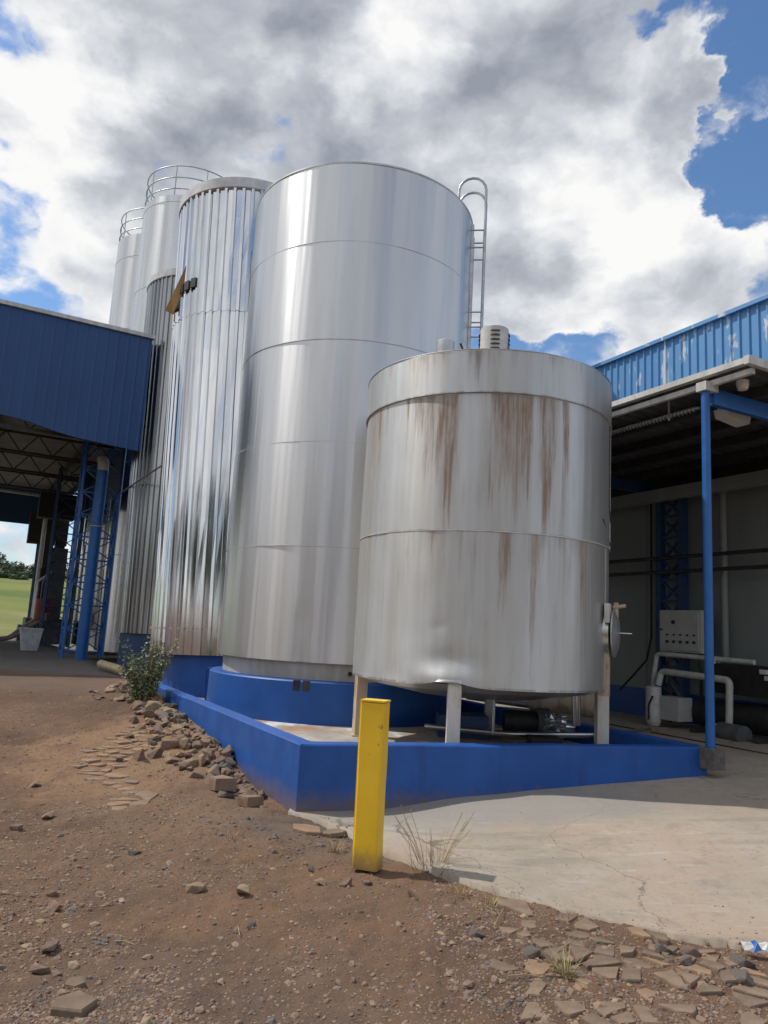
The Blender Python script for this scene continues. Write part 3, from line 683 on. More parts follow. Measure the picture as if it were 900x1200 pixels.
def far_silo(label, loc, R, z1, group):
    t = local_thing('railed_silo', label, 'silo', loc)
    tag(t, group=group)
    zc = 0.4; k = 0
    while zc < z1-.01:
        ze = min(z1, zc+3.1); b = MB(); b.lathe((0, 0, 0), [(R, zc), (R, (zc+ze)/2), (R, ze)], 96); b.build('cladding_band', 'steel_far', t)
        if k: b = MB(); ring_strip(b, R, zc, .01, .008, 96); b.build('seam_strip', 'galv_pale', t)
        zc = ze; k += 1
    b = MB(); b.lathe((0, 0, 0), [(R, z1), (.2, z1+.25), (0, z1+.25)], 64); b.build('roof', 'cap_steel', t)
    for h in (.25, .68, 1.12):
        b = MB(); b.tube([((R-.02)*cos(2*pi*i/64), (R-.02)*sin(2*pi*i/64), z1+h) for i in range(65)], .022, 6, False); b.build('guard_rail', 'galv', t)
    for i in range(10):
        a = 2*pi*(i+.3)/10; b = MB(); b.tube([((R-.02)*cos(a), (R-.02)*sin(a), z1-.02), ((R-.02)*cos(a), (R-.02)*sin(a), z1+1.12)], .02, 6); b.build('rail_post', 'galv', t)
    return t
far_silo('tall smooth silo with round guard rail, nearer of the two behind the ribbed silos', (-7.72, 25.5, 0), 1.72, 16.15, 'railed silos at the back')
far_silo('farthest smooth silo with guard rail, leftmost against the sky', (-10.15, 29.5, 0), 1.7, 16.85, 'railed silos at the back')

# brackets between the ribbed silos
br = thing('steel_bracket', 'dark steel arm and tan timber plate on the bright ribbed silo', 'bracket', (-3.9, 12.9, 7.3))
P0 = Vector((-3.62, 12.45, 7.62))
b = MB(); b.bar((-4.06, 12.6, 6.98), (-3.72, 12.45, 7.78), .16, .04, (0, 1, 0)); b.build('timber_plate', 'timber', br)
b = MB(); b.bar((-3.70, 12.48, 7.80), (-3.30, 12.35, 7.50), .09, .09); b.bar((-4.0, 12.66, 7.03), (-3.35, 12.36, 7.46), .05); b.bar((-3.85, 12.6, 7.1), (-3.5, 12.5, 7.55), .04); b.build('arm', 'dark_steel', br)
for k in range(5):
    a = radians(207+k*7.5); u = Vector((cos(a), sin(a), 0)); c = Vector((-2.85, 13.4, 0))+u*1.34
    b = MB(); b.box(c+Z*(7.36+k*.015), (.04, .12, .17), (u, Vector((-sin(a), cos(a), 0)), Z)); b.build('clamp_block', 'dark_steel', br)

# ------------------------------------------------------------------ left loading shed
A2 = Vector((-.485, .875, 0)); B2 = Vector((.875, .485, 0)); SO = Vector((-6.35, 18.44, 0))
def lp(a, b_, z): return SO+A2*a+B2*b_+Z*z
ls = thing('loading_shed', 'open shed with dark blue ribbed fascia on lattice columns at the left', 'shed', (-6.35, 18.44, 0))
def ribbed_panel(parent, name, mat, o, du, nrm, w, zl, zh, pitch, dep, lip=0):
    """vertical ribbed sheet: o start (xy), du along, nrm outward; zl/zh callables of distance"""
    n = max(1, round(w/pitch)); pitch = w/n; pf_ = []
    for i in range(n): pf_ += [(i*pitch, 0), (i*pitch+pitch*.68, 0), (i*pitch+pitch*.76, dep), (i*pitch+pitch*.92, dep)]
    pf_.append((w, 0)); vs = []
    for fz in (zl, zh):
        for s_, d in pf_:
            p = o+du*s_+nrm*d; vs.append((p.x, p.y, fz(s_)))
    k = len(pf_); b = MB().add(vs, [(i, i+1, k+i+1, k+i) for i in range(k-1)])
    vs2 = [(v[0]-nrm.x*.03, v[1]-nrm.y*.03, v[2]) for v in (vs[0], vs[k-1], vs[2*k-1], vs[k])]
    b.add(vs2, [(3, 2, 1, 0)])
    return b.build(name, mat, parent)
nF = -A2
def zbot(s_):    # s from the right end going left: bottom edge rises then bows
    return 5.72+.06*s_+.16*sst(1.4, 3.0, s_)
k = 0; s_ = 0
while s_ < 12:
    w = 1.0; jit = rng.uniform(-.004, .006)
    ribbed_panel(ls, 'fascia_sheet', 'blue_cladding', lp(0, -s_-w, 0)+nF*jit*.3, B2, nF, w, lambda q, s0=s_: zbot(s0+1-q), lambda q: 8.76, .25, .014); s_ += w
b = MB(); b.box(lp(.0, -6, 8.79), (12.2, .14, .10), (B2, A2, Z)); b.build('roof_flashing', 'trim_white', ls)
b = MB(); b.box(lp(.05, .03, 7.25), (.04, .12, 3.0), (B2, A2, Z)); b.build('corner_trim', 'blue_cladding', ls)
for i in range(6):    # roof / ceiling sheets
    b = MB(); a0 = .1+i*2.5
    b.box(lp(a0+1.25, -6, 6.72), (12, 2.49, .04), (B2, A2, Z)); b.build('roof_sheet', 'ceiling', ls)
b = MB(); b.box(lp(15.2, -6, 5.95), (12, .1, 1.6), (B2, A2, Z)); b.build('rear_fascia', 'blue_dark_steel', ls)
b = MB(); b.box(lp(14.4, -.7, 4.95), (1.5, .5, 1.3), (B2, A2, Z)); b.build('hanging_sheet', 'black', ls)
b = MB(); b.box(lp(9.6, -.9, 5.3), (1.2, .6, .9), (B2, A2, Z)); b.build('hanging_sheet', 'black', ls)
b = MB(); b.box(lp(7.5, .02, 7.6), (.06, 15, 2.3), (B2, A2, Z)); b.build('side_fascia', 'blue_cladding', ls)
b = MB(); b.box(lp(6.5, .02, 5.75), (.04, 8.5, 1.5), (B2, A2, Z)); b.build('side_apron_sheet', 'blue_dark_steel', ls)
for a_, zq in ((.35, 5.9), (3.9, 6.0), (7.6, 6.1), (11.3, 6.1)):
    t_ = MB(); t_.bar(lp(a_, .0, zq), lp(a_, -12, zq), .07, .07); tr = t_.build('truss', 'dark_steel', ls)
    b = MB(); b.bar(lp(a_, 0, zq+.55), lp(a_, -12, zq+.55), .07, .07); b.build('chord', 'dark_steel', tr)
    x_ = 0
    while x_ < 11.8:
        b = MB(); b.bar(lp(a_, -x_, zq), lp(a_, -x_-.42, zq+.55), .035); b.build('brace', 'dark_steel', tr)
        b = MB(); b.bar(lp(a_, -x_-.42, zq+.55), lp(a_, -x_-.84, zq), .035); b.build('brace', 'dark_steel', tr); x_ += .84
b = MB(); b.tube([lp(11.9, -.6, 5.95), lp(11.9, -12, 6.15)], .06, 8); b.build('light_pipe', 'galv_pale', ls)
# purlins in depth
for bb in (-.8, -3.2, -5.6, -8.0):
    b = MB(); b.bar(lp(.1, bb, 6.62), lp(15, bb, 6.62), .08, .12); b.build('purlin', 'dark_steel', ls)
def lattice(parent, a0, b0, w, d, z0, z1, mat, pitch=.62):
    """four-chord column in shed coordinates"""
    col = None
    cs = [(a0, b0), (a0, b0+w), (a0+d, b0), (a0+d, b0+w)]
    for (aa, bb) in cs:
        m_ = MB(); m_.bar(lp(aa, bb, z0), lp(aa, bb, z1), .07, .07)
        if col is None: col = m_.build('lattice_column', mat, parent)
        else: m_.build('chord', mat, col)
    zz_ = z0+.15; k = 0
    while zz_ < z1-.3:
        ze = min(zz_+pitch, z1-.05)
        for (p, q) in ((0, 1), (0, 2), (1, 3)):
            A_, B_ = cs[p], cs[q]
            for s1 in (0, 1):
                b = MB(); b.bar(lp(*(A_ if s1 == 0 else B_), zz_), lp(*(B_ if s1 == 0 else A_), ze), .05, .03); b.build('brace', mat, col)
            b = MB(); b.bar(lp(*A_, zz_), lp(*B_, zz_), .04, .04); b.build('batten', mat, col)
        zz_ = ze
    return col
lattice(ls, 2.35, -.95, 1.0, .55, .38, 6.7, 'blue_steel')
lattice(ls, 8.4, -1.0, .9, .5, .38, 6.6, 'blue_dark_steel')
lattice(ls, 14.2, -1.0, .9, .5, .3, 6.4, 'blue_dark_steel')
b = MB(); pc = lp(2.0, -.52, 0)
b.tube([(pc.x, pc.y, .35), (pc.x, pc.y, 5.45)], .155, 20); dp = b.build('down_pipe', 'blue_steel', ls)
b = MB(); b.tube([Vector((pc.x, pc.y, 5.45)), Vector((pc.x, pc.y, 5.62)), Vector((pc.x, pc.y, 5.74))+A2*.08, Vector((pc.x, pc.y, 5.80))+A2*.3], .15, 16); b.build('pipe_elbow', 'pipe_white', dp)
b = MB(); b.tube([(pc.x+.17*cos(q), pc.y+.17*sin(q), 3.9) for q in [i*pi/8 for i in range(17)]], .012, 6); b.build('pipe_strap', 'pipe_white', dp)
b = MB(); b.bar(lp(2.0, .0, 4.9), (-4.0, 14.6, 5.0), .03, .03); solo(b, 'tie_rod', 'galv', 'thin pale rod reaching from the shed column towards the ribbed silos', 'rod', tuple(lp(2, 0, 4.9)))
# light ribbed side wall deeper in
for i in range(6):
    ribbed_panel(ls, 'side_wall_sheet', 'galv_pale', lp(4.6+i*1.0, .9, 0), A2, -B2, .99, lambda q: .9, lambda q: 6.3, .25, .03)
# machinery between the columns
mc = thing('pump_unit', 'dark pump unit with a red motor between the shed columns', 'machine', tuple(lp(10.5, -.8, .38)))
for (a_, b_, w, d, z0, z1, m_) in ((11.6, -.6, 1.5, 1.5, .38, 1.3, 'machine'), (10.8, -.5, .5, .6, .38, 3.9, 'machine'), (12.2, -.4, .35, .4, 1.2, 4.3, 'dark_steel'), (13.2, -.9, 1.1, .8, .38, 1.0, 'machine'), (11.0, -.9, .3, .3, 1.3, 5.4, 'dark_steel')):
    b = MB(); b.box(lp(a_, b_, (z0+z1)/2), (w, d, z1-z0), (B2, A2, Z)); b.build('housing', m_, mc)
b = MB(); c = lp(9.9, -.9, 0); b.tube([c+Z*1.25, c+Z*2.0], .28, 16); b.build('motor', 'red', mc)
for k in range(4):
    b = MB(); c = lp(10.2+k*.35, -1.15+k*.1, 0); b.tube([c+Z*.6, c+Z*(2.6+.5*(k % 2)), c+Z*(3.0+.4*k)+B2*.4], .06, 8); b.build('pipe', 'dark_steel' if k % 2 else 'galv', mc)
b = MB(); c = lp(12.6, -.95, 0); b.tube([c+Z*.8, c+Z*5.6], .13, 12); b.build('riser_pipe', 'pipe_white', mc)
for k, (dz, col_) in enumerate(((0, 'hose'), (.14, 'hose'))):
    p = [lp(9.6, -.75, 1.45-dz), lp(10.0, -1.1, 1.25-dz), lp(10.3, -1.5, .9-dz), lp(10.5, -1.9, .55), lp(10.6, -2.5, .47+k*.02), lp(10.9, -3.2-k*.3, .45), lp(11.6, -3.7-k*.4, .44)]
    q = []
    for i in range(len(p)-1):
        for j in range(5):
            t = j/5; p_1 = p[max(i-1, 0)]; p1 = p[i]; p2_ = p[i+1]; p3_ = p[min(i+2, len(p)-1)]
            q.append(.5*((2*p1)+(-p_1+p2_)*t+(2*p_1-5*p1+4*p2_-p3_)*t*t+(-p_1+3*p1-3*p2_+p3_)*t**3))
    b = MB(); b.tube(q, .085, 8); solo(b, 'hose', col_, ('thick grey hose arching from the pump unit down to the slab' if k == 0 else 'lower grey hose lying beneath the first, trailing farther left on the slab'), 'hose', tuple(lp(10, -1.5, .4)), 'hoses at the pump unit')
c = lp(5.2, -1.55, .4); b = MB()
b.add([c+B2*x_*w+A2*y_*w+Z*h for h, w in ((0, .21), (.62, .30)) for x_, y_ in ((-1, -1), (1, -1), (1, 1), (-1, 1))], [(3, 2, 1, 0), (0, 1, 5, 4), (1, 2, 6, 5), (2, 3, 7, 6), (3, 0, 4, 7)])
bn_ = thing('waste_bin', 'pale grey plastic bin by the foot of the blue lattice column', 'bin', tuple(c)); b.build('bin_body', 'bin', bn_)
b = MB(); b.box(c+Z*.63, (.64, .64, .035), (B2, A2, Z)); b.build('bin_rim', 'bin', bn_)
# pvc pipe on the ground
b = MB(); b.tube([(-5.95, 16.4, .50), (-5.12, 15.3, .47)], .085, 14); solo(b, 'plastic_pipe', 'pvc', 'short yellowish pipe lying on the dirt left of the weed', 'pipe', (-5.1, 15.6, .47))

# ------------------------------------------------------------------ right warehouse and canopy
wh = thing('warehouse', 'warehouse with faded light blue ribbed parapet and dark open canopy on the right', 'building', (3.44, 7.75, 0))
nP = -Br
i = 0; a_ = -.8
while a_ < 13:
    ribbed_panel(wh, 'parapet_sheet', 'blue_parapet', rp(a_, 1.0, 0)+nP*rng.uniform(0, .006), Ar, nP, .996, lambda q: 4.55, lambda q: 5.62, .125, .022); a_ += 1.0
b = MB(); b.box(rp(6.1, 1.02, 5.645), (13.8, .16, .05), (Ar, Br, Z)); b.build('parapet_coping', 'blue_parapet', wh)
# canopy deck: sheets with ribs running across
a_ = -.5
while a_ < 12:
    w = 1.0; n = 5; pf_ = []
    for q in range(n): pf_ += [(q*.2, 0), (q*.2+.11, 0), (q*.2+.13, .035), (q*.2+.18, .035)]
    pf_.append((.998, 0)); vs = []
    for bb, dz in ((.03, 0), (5.0, .0)):
        for s_, d in pf_: vs.append(tuple(rp(a_+s_, bb, 4.50+d+dz)))
    k = len(pf_); b = MB().add(vs, [(q, q+1, k+q+1, k+q) for q in range(k-1)])
    vs2 = [tuple(rp(a_+s_, bb, 4.55)) for bb in (.03, 5.0) for s_ in (0, .998)]
    b.add(vs2, [(0, 1, 3, 2)]); b.build('deck_sheet', 'deck', wh); a_ += 1.0
b = MB(); b.box(rp(5.7, .0, 4.515), (12.5, .08, .065), (Ar, Br, Z)); b.build('gutter', 'trim_white', wh)
b = MB(); b.box(rp(5.7, .05, 4.41), (12.5, .05, .06), (Ar, Br, Z)); b.build('eaves_strip', 'trim_white', wh)
b = MB(); b.box(rp(-.58, 2.4, 4.49), (.06, 5.0, .09), (Ar, Br, Z)); b.build('end_trim', 'trim_white', wh)
for bb in (.75, 1.5, 2.25, 3.0):
    b = MB(); b.bar(rp(-.5, bb, 4.43), rp(12, bb, 4.43), .06, .12); b.build('purlin', 'dark_steel', wh)
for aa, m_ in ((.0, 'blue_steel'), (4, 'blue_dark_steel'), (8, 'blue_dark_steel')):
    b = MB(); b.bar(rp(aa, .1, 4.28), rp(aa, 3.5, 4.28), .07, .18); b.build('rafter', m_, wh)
b = MB(); b.bar(rp(-.4, 3.2, 4.08), rp(12, 3.2, 4.08), .14, .2); b.build('wall_beam', 'wall_grey', wh)
b = MB(); b.tube([rp(0, -.0, .50), rp(0, 0, 4.36)], .046, 20); po = b.build('post', 'blue_steel', wh)
b = MB(); b.box(rp(0, .03, 4.37), (.13, .20, .10), (Ar, Br, Z)); b.build('post_head', 'trim_white', po)
b = MB(); b.box(rp(-.02, -.02, .46), (.2, .17, .20), (Ar, Br, Z)); b.build('post_base', 'block', po)
a_ = -2.0
while a_ < 12.5:
    b = MB(); b.box(rp(a_+1.25/2, 3.68, 2.45), (1.235, .08, 3.3), (Ar, Br, Z)); b.build('wall_panel', 'wall_grey', wh); a_ += 1.25
b = MB(); b.box(rp(5.2, 3.64, .52), (14.6, .2, .56), (Ar, Br, Z)); b.build('wall_base', 'blue_plinth', wh)
b = MB(); b.box(rp(5.2, 5.0, 4.0), (14.6, .08, 3.2), (Ar, Br, Z)); b.build('inner_wall', 'wall_grey', wh)
b = MB(); b.box(rp(5.2, 3.70, 4.33), (14.6, .06, .5), (Ar, Br, Z)); b.build('wall_head', 'dark_steel', wh)
b = MB(); b.box(rp(12.4, 2.0, 2.5), (.1, 5, 5), (Ar, Br, Z)); b.build('far_end_wall', 'wall_grey', wh)
# lattice column on the wall
lc = None
for aa in (3.26, 3.74):
    m_ = MB(); m_.box(rp(aa, 3.42, 2.3), (.11, .12, 4.0), (Ar, Br, Z))
    if lc is None: lc = m_.build('lattice_column', 'blue_dark_steel', wh)
    else: m_.build('chord', 'blue_dark_steel', lc)
zz_ = .5
while zz_ < 4.1:
    b = MB(); b.bar(rp(3.3, 3.42, zz_), rp(3.7, 3.42, zz_+.34), .04, .04); b.build('brace', 'blue_dark_steel', lc)
    b = MB(); b.bar(rp(3.7, 3.44, zz_), rp(3.3, 3.44, zz_+.34), .04, .04); b.build('brace', 'blue_dark_steel', lc)
    b = MB(); b.bar(rp(3.3, 3.40, zz_), rp(3.7, 3.40, zz_), .045, .045); b.build('batten', 'blue_dark_steel', lc); zz_ += .36
# wall pipes
for zq, lb in ((3.02, 'upper dark pipe running level along the grey wall'), (2.78, 'lower dark pipe running level along the grey wall')):
    b = MB(); b.tube([rp(-2, 3.30, zq), rp(12, 3.30, zq)], .032, 8); solo(b, 'wall_pipe', 'dark_steel', lb, 'pipe', tuple(rp(2, 3.3, zq)), 'pipes along the grey wall')
b = MB(); b.tube([rp(2.54, 3.5, 1.4), rp(2.54, 3.5, 4.2)], .055, 10); solo(b, 'wall_pipe', 'wall_grey', 'grey upright pipe on the wall right of the control cabinet', 'pipe', tuple(rp(2.54, 3.5, 1.5)), 'pipes along the grey wall')
b = MB(); b.tube([rp(4.06, 3.55, 4.2), rp(4.06, 3.55, 1.7), rp(4.12, 3.5, 1.3), rp(4.35, 3.4, 1.0), rp(4.55, 3.3, .75)], .018, 8); solo(b, 'cable', 'black', 'black cable hanging down the grey wall left of the lattice column', 'cable', tuple(rp(4.06, 3.55, 2)))
b = MB()
coil = []
for k in range(200):
    t = k/199; q = t*2*pi*28; c = rp(.35+1.5*t, .28, 4.27)
    coil.append(c+(Br*cos(q)+Z*sin(q))*.028)
b.tube(coil, .009, 4, False); cd = thing('conduit', 'spiral flexible conduit hung beneath the canopy edge beside the small tank', 'conduit', tuple(rp(.3, .28, 4.27))); b.build('spiral', 'galv', cd)
b = MB(); b.tube([rp(.3, .28, 4.27), rp(1.9, .28, 4.27)], .018, 8); b.build('core', 'galv', cd)
for aa in (.75, 1.85):
    b = MB(); b.bar(rp(aa, .28, 4.22), rp(aa, .28, 4.45), .02); b.build('hanger', 'trim_white', cd)
# flood light
fl_ = thing('floodlight', 'pale floodlight hung under the canopy right of the blue post', 'light', tuple(rp(.25, .75, 4.3)))
c = rp(.28, .80, 4.27); ax = (Br, Ar, Z)
b = MB(); b.add([c+Br*x_*.20*s+Ar*y_*.10*s+Z*(h-.02*x_) for h, s in ((-.075, .9), (.02, 1.), (.06, .7)) for x_, y_ in ((-1, -1), (1, -1), (1, 1), (-1, 1))],
      [(3, 2, 1, 0), (0, 1, 5, 4), (1, 2, 6, 5), (2, 3, 7, 6), (3, 0, 4, 7), (4, 5, 9, 8), (5, 6, 10, 9), (6, 7, 11, 10), (7, 4, 8, 11), (8, 9, 10, 11)]); b.build('lamp_body', 'lamp_glass', fl_)
b = MB(); b.tube([c-Br*.22+Z*.02, c-Br*.26+Z*.08, c-Br*.24+Z*.16], .012, 6); b.build('lamp_bracket', 'galv', fl_)
s_l = rp(-.22, .32, 4.40); b = MB(); b.lathe(tuple(s_l), [(0, -.055), (.05, -.05), (.065, -.0), (.065, .05), (.0, .05)], 16); solo(b, 'bulkhead_lamp', 'lamp_glass', 'small round pale lamp under the canopy corner above the floodlight', 'lamp', tuple(s_l))

# control cabinet
cb = thing('control_cabinet', 'pale grey electrical cabinet with rows of buttons on the wall', 'cabinet', tuple(rp(3.1, 3.2, 1.5)))
b = MB(); b.box(rp(3.05, 3.22, 1.80), (.80, .28, .66), (Ar, Br, Z)); b.build('cabinet_body', 'cabinet', cb)
b = MB(); b.box(rp(3.05, 3.07, 1.80), (.74, .02, .60), (Ar, Br, Z)); dr = b.build('cabinet_door', 'cabinet', cb)
for (da, dz, r) in [(.22-.13*k, -.06, .014) for k in range(5)]+[(.22-.13*k, -.17, .022) for k in range(5)]+[(.10, .14, .03), (.34, .02, .016)]:
    b = MB(); b.tube([rp(3.05+da, 3.062, 1.80+dz), rp(3.05+da, 3.035, 1.80+dz)], r, 12); b.build('button', 'black', dr)
for aa in (2.75, 3.35):
    b = MB(); b.bar(rp(aa, 3.2, .35), rp(aa, 3.2, 1.48), .04, .04); b.build('stand_leg', 'dark_steel', cb)
# pump skid with white pipes
sk = thing('chiller_unit', 'black chiller machine with white pipes under the canopy', 'machine', tuple(rp(1.8, 2.7, .3)))
def roundpath(P, r=.08, k=5):
    P = [Vector(p) for p in P]; o = [P[0]]
    for i in range(1, len(P)-1):
        a, c = (P[i-1]-P[i]).normalized(), (P[i+1]-P[i]).normalized()
        for j in range(k+1):
            t = j/k; o.append((P[i]+a*r)*(1-t)**2+P[i]*2*t*(1-t)+(P[i]+c*r)*t*t)
    return o+[P[-1]]
for P_, r, m_ in (([rp(3.22, 2.6, .55), rp(3.16, 2.7, 1.43), rp(1.5, 2.75, 1.40)], .036, 'pipe_white'),
              ([rp(3.0, 2.55, .95), rp(2.98, 2.6, 1.17), rp(1.78, 2.6, 1.13), rp(1.80, 2.6, .50), rp(2.0, 2.55, .47)], .05, 'pipe_white'),
              ([rp(2.9, 2.7, 1.0), rp(2.75, 2.8, .75), rp(2.6, 2.8, .6)], .03, 'dark_steel'), ([rp(2.2, 2.9, 1.4), rp(2.2, 2.9, 1.05), rp(1.2, 2.9, .95)], .03, 'galv')):
    b = MB(); b.tube(roundpath(P_), r, 12); b.build('pipe', m_, sk)
b = MB(); b.lathe(tuple(rp(3.0, 2.45, 0)), [(0, .36), (.09, .36), (.115, .42), (.115, .93), (.0, .95)], 20); b.build('filter_vessel', 'pipe_white', sk)
b = MB(); b.tube(roundpath([rp(2.92, 2.35, .80), rp(2.98, 2.32, .66), rp(2.98, 2.33, .45)], .05), .014, 6); b.build('vessel_hose', 'black', sk)
b = MB(); b.box(rp(2.72, 2.6, .64), (.36, .3, .34), (Ar, Br, Z)); b.build('pump_box', 'cabinet', sk)
b = MB(); b.box(rp(1.0, 3.0, 1.14), (2.4, .55, .42), (Ar, Br, Z)); b.build('tank_body', 'black', sk)
b = MB(); b.tube([rp(2.5, 2.9, .62), rp(-.3, 2.9, .62)], .2, 20); b.build('compressor', 'black', sk)
b = MB(); b.tube([rp(1.85, 2.5, .42), rp(1.45, 2.45, .42)], .14, 16); b.build('motor', 'machine', sk)
for aa in (2.3, 1.3, .3):
    b = MB(); b.box(rp(aa, 2.8, .36), (.08, .7, .14), (Ar, Br, Z)); b.build('skid_beam', 'dark_steel', sk)
for aa, zq in ((2.15, 1.37), (1.32, 1.28), (1.25, 1.2)):
    b = MB(); b.box(rp(aa, 2.70, zq), (.1, .06, .06), (Ar, Br, Z)); b.build('clip', 'pipe_white', sk)
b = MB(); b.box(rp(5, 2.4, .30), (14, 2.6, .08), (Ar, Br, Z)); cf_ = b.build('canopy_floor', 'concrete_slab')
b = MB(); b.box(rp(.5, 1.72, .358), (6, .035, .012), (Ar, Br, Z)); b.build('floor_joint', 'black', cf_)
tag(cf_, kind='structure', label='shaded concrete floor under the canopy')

# things beneath the small tank
pp = thing('drain_pipework', 'steel drain pipe with a valve lying under the small tank', 'pipework', (1.7, 8.9, .36))
b = MB(); b.tube(roundpath([(.62, 8.95, .47), (1.6, 8.75, .46), (2.9, 9.1, .47), (3.6, 9.9, .47)]), .034, 10); b.build('pipe', 'steel_plain', pp)
b = MB(); b.tube([(1.35, 8.5, .9), (1.35, 8.5, .48)], .016, 8); b.build('drop_rod', 'galv', pp)
b = MB(); b.tube([(2.28, 8.55, 1.0), (2.30, 8.58, .62)], .05, 12); b.build('down_spout', 'steel_plain', pp)
b = MB(); b.tube([(1.3, 10.6, .72), (3.0, 10.2, .60)], .055, 10); b.build('cross_pipe', 'galv', pp)
pu = thing('transfer_pump', 'black transfer pump on the platform floor beneath the small tank', 'pump', (1.95, 8.6, .33))
b = MB(); b.box((1.95, 8.62, .40), (.34, .3, .14)); b.build('pump_base', 'black', pu)
b = MB(); b.tube([(1.6, 9.3, .55), (2.0, 9.3, .55)], .13, 16); b.build('motor', 'black', pu)
b = MB(); b.tube([(2.0, 9.3, .55), (2.15, 9.3, .55)], .17, 16); b.build('volute', 'machine', pu)
b = MB(); b.box((1.1, 9.4, .46), (.6, .5, .26)); b2_ = solo(b, 'valve_box', 'blue_dark_steel', 'dark blue block standing behind the front post of the small tank', 'box', (1.1, 9.4, .33))
b = MB(); b.lathe((.62, 7.72, .333), [(0, .10), (.2, .08), (.3, .03), (.36, .0)], 28)
solo(b, 'inspection_lid', 'galv_pale', 'shallow round lid on the floor by the white front post', 'lid', (.62, 7.72, .333))
b = MB(); b.tube([(2.15, 10.4, .78), (3.05, 10.1, .78)], .2, 24); b.tube([(2.3, 10.35, .78), (2.34, 10.335, .78)], .212, 24); b.tube([(2.85, 10.165, .78), (2.89, 10.15, .78)], .212, 24)
solo(b, 'steel_drum', 'leg_cream', 'cream coloured drum lying sideways behind the small tank', 'drum', (2.6, 10.25, .6))
# crumpled foil
b = MB(); vs = []; N, Mm = 18, 12
for j in range(Mm+1):
    for i in range(N):
        th_ = pi*j/Mm; ph = 2*pi*i/N; d = Vector((sin(th_)*cos(ph), sin(th_)*sin(ph), cos(th_)))
        r = .16*(1+.55*mnoise.noise(d*2.6))*(1+.3*mnoise.noise(d*7)); vs.append((2.2+d.x*r*1.25, 9.2+d.y*r, .53+d.z*r*.8))
b.add(vs, [(j*N+i, j*N+(i+1) % N, (j+1)*N+(i+1) % N, (j+1)*N+i) for j in range(Mm) for i in range(N)])
solo(b, 'foil_bag', 'foil', 'crumpled shiny silver plastic bag under the small tank by its right post', 'bag', (2.2, 9.2, .4))

# ------------------------------------------------------------------ yellow bollard
bo = thing('bollard', 'yellow painted square steel bollard leaning slightly in front of the blue kerb', 'bollard', (.02, 5.29, -.03)); BASE[bo.name] = (0, 0, 0)
b = MB(); w, d = .175, .13; pr = [(-w/2, -d/2+.012), (-w/2+.012, -d/2), (w/2-.012, -d/2), (w/2, -d/2+.012), (w/2, d/2-.012), (w/2-.012, d/2), (-w/2+.012, d/2), (-w/2, d/2-.012)]
vs = []; H = 14
for h in range(H+1):
    for p in pr:
        q = Vector((p[0], p[1], h/H*1.085)); q += Vector((.004*mnoise.noise(q*4), .004*mnoise.noise(q*4+Vector((9, 0, 0))), 0)); vs.append(q)
b.add(vs, [(h*8+k, h*8+(k+1) % 8, (h+1)*8+(k+1) % 8, (h+1)*8+k) for h in range(H) for k in range(8)]+[tuple(H*8+k for k in range(8))], False)
b.build('post_body', 'yellow', bo)
b = MB(); b.box((-w/2-.004, -.012, .545), (.012, .055, 1.08)); b.build('side_flange', 'yellow', bo)
b = MB(); b.box((0, 0, 1.096), (w+.006, d+.006, .012)); b.build('top_plate', 'yellow', bo)
bo.rotation_euler = (0, radians(-.3), radians(-20))

# ------------------------------------------------------------------ stones
def rock_mesh(seed, nm, mat, sub=2, flat=.6, ang=.35):
    import bmesh
    bm = bmesh.new(); r = random.Random(seed); n = r.randint(11, 17)
    for _ in range(n):
        d = Vector((r.gauss(0, 1), r.gauss(0, 1), r.gauss(0, 1))).normalized()*r.uniform(.8, 1.08)
        d = Vector((max(-.82, min(.82, d.x))*1.2, max(-.7, min(.7, d.y)), max(-.6, min(.6, d.z))*flat*1.6)); bm.verts.new(d)
    res = bmesh.ops.convex_hull(bm, input=bm.verts)
    bmesh.ops.delete(bm, geom=[v for v in bm.verts if not v.link_faces], context='VERTS')
    bmesh.ops.dissolve_limit(bm, angle_limit=radians(14), verts=bm.verts, edges=bm.edges)
    bmesh.ops.bevel(bm, geom=list(bm.edges), offset=.05, segments=1, affect='EDGES', profile=.6)
    me = bpy.data.meshes.new(nm); bm.to_mesh(me); bm.free(); me.materials.append(MATS[mat]); return me
RM = [rock_mesh(s, 'stone', m_, 2, fl2) for s, m_, fl2 in ((1, 'rock_a', .55), (2, 'rock_b', .6), (3, 'rock_c', .5), (4, 'rock_a', .7), (5, 'rock_b', .45), (6, 'rock_c', .65), (7, 'rock_a', .4), (8, 'rock_d', .5), (9, 'rock_a', .6), (10, 'rock_b', .35))]
def stone(x, y, s, label, group=None, idx=None, rz=None, sink=.25, tilt=.25, sc=None, z=None, cat='stone'):
    i = rng.randrange(len(RM)) if idx is None else idx
    zz_ = (gz(x, y) if z is None else z)
    o = inst(RM[i], 'stone', (x, y, zz_+s*(.45-sink)), (rng.uniform(-tilt, tilt), rng.uniform(-tilt, tilt), rng.uniform(0, 6.28) if rz is None else rz), sc or (s, s*rng.uniform(.75, 1.1), s*rng.uniform(.7, 1.1)))
    return tag(o, label, cat, group)
kd = Vector((K3[0]-K0[0], K3[1]-K0[1])).normalized(); kn = Vector((-kd.y, kd.x))
if kn.x > 0: kn = -kn
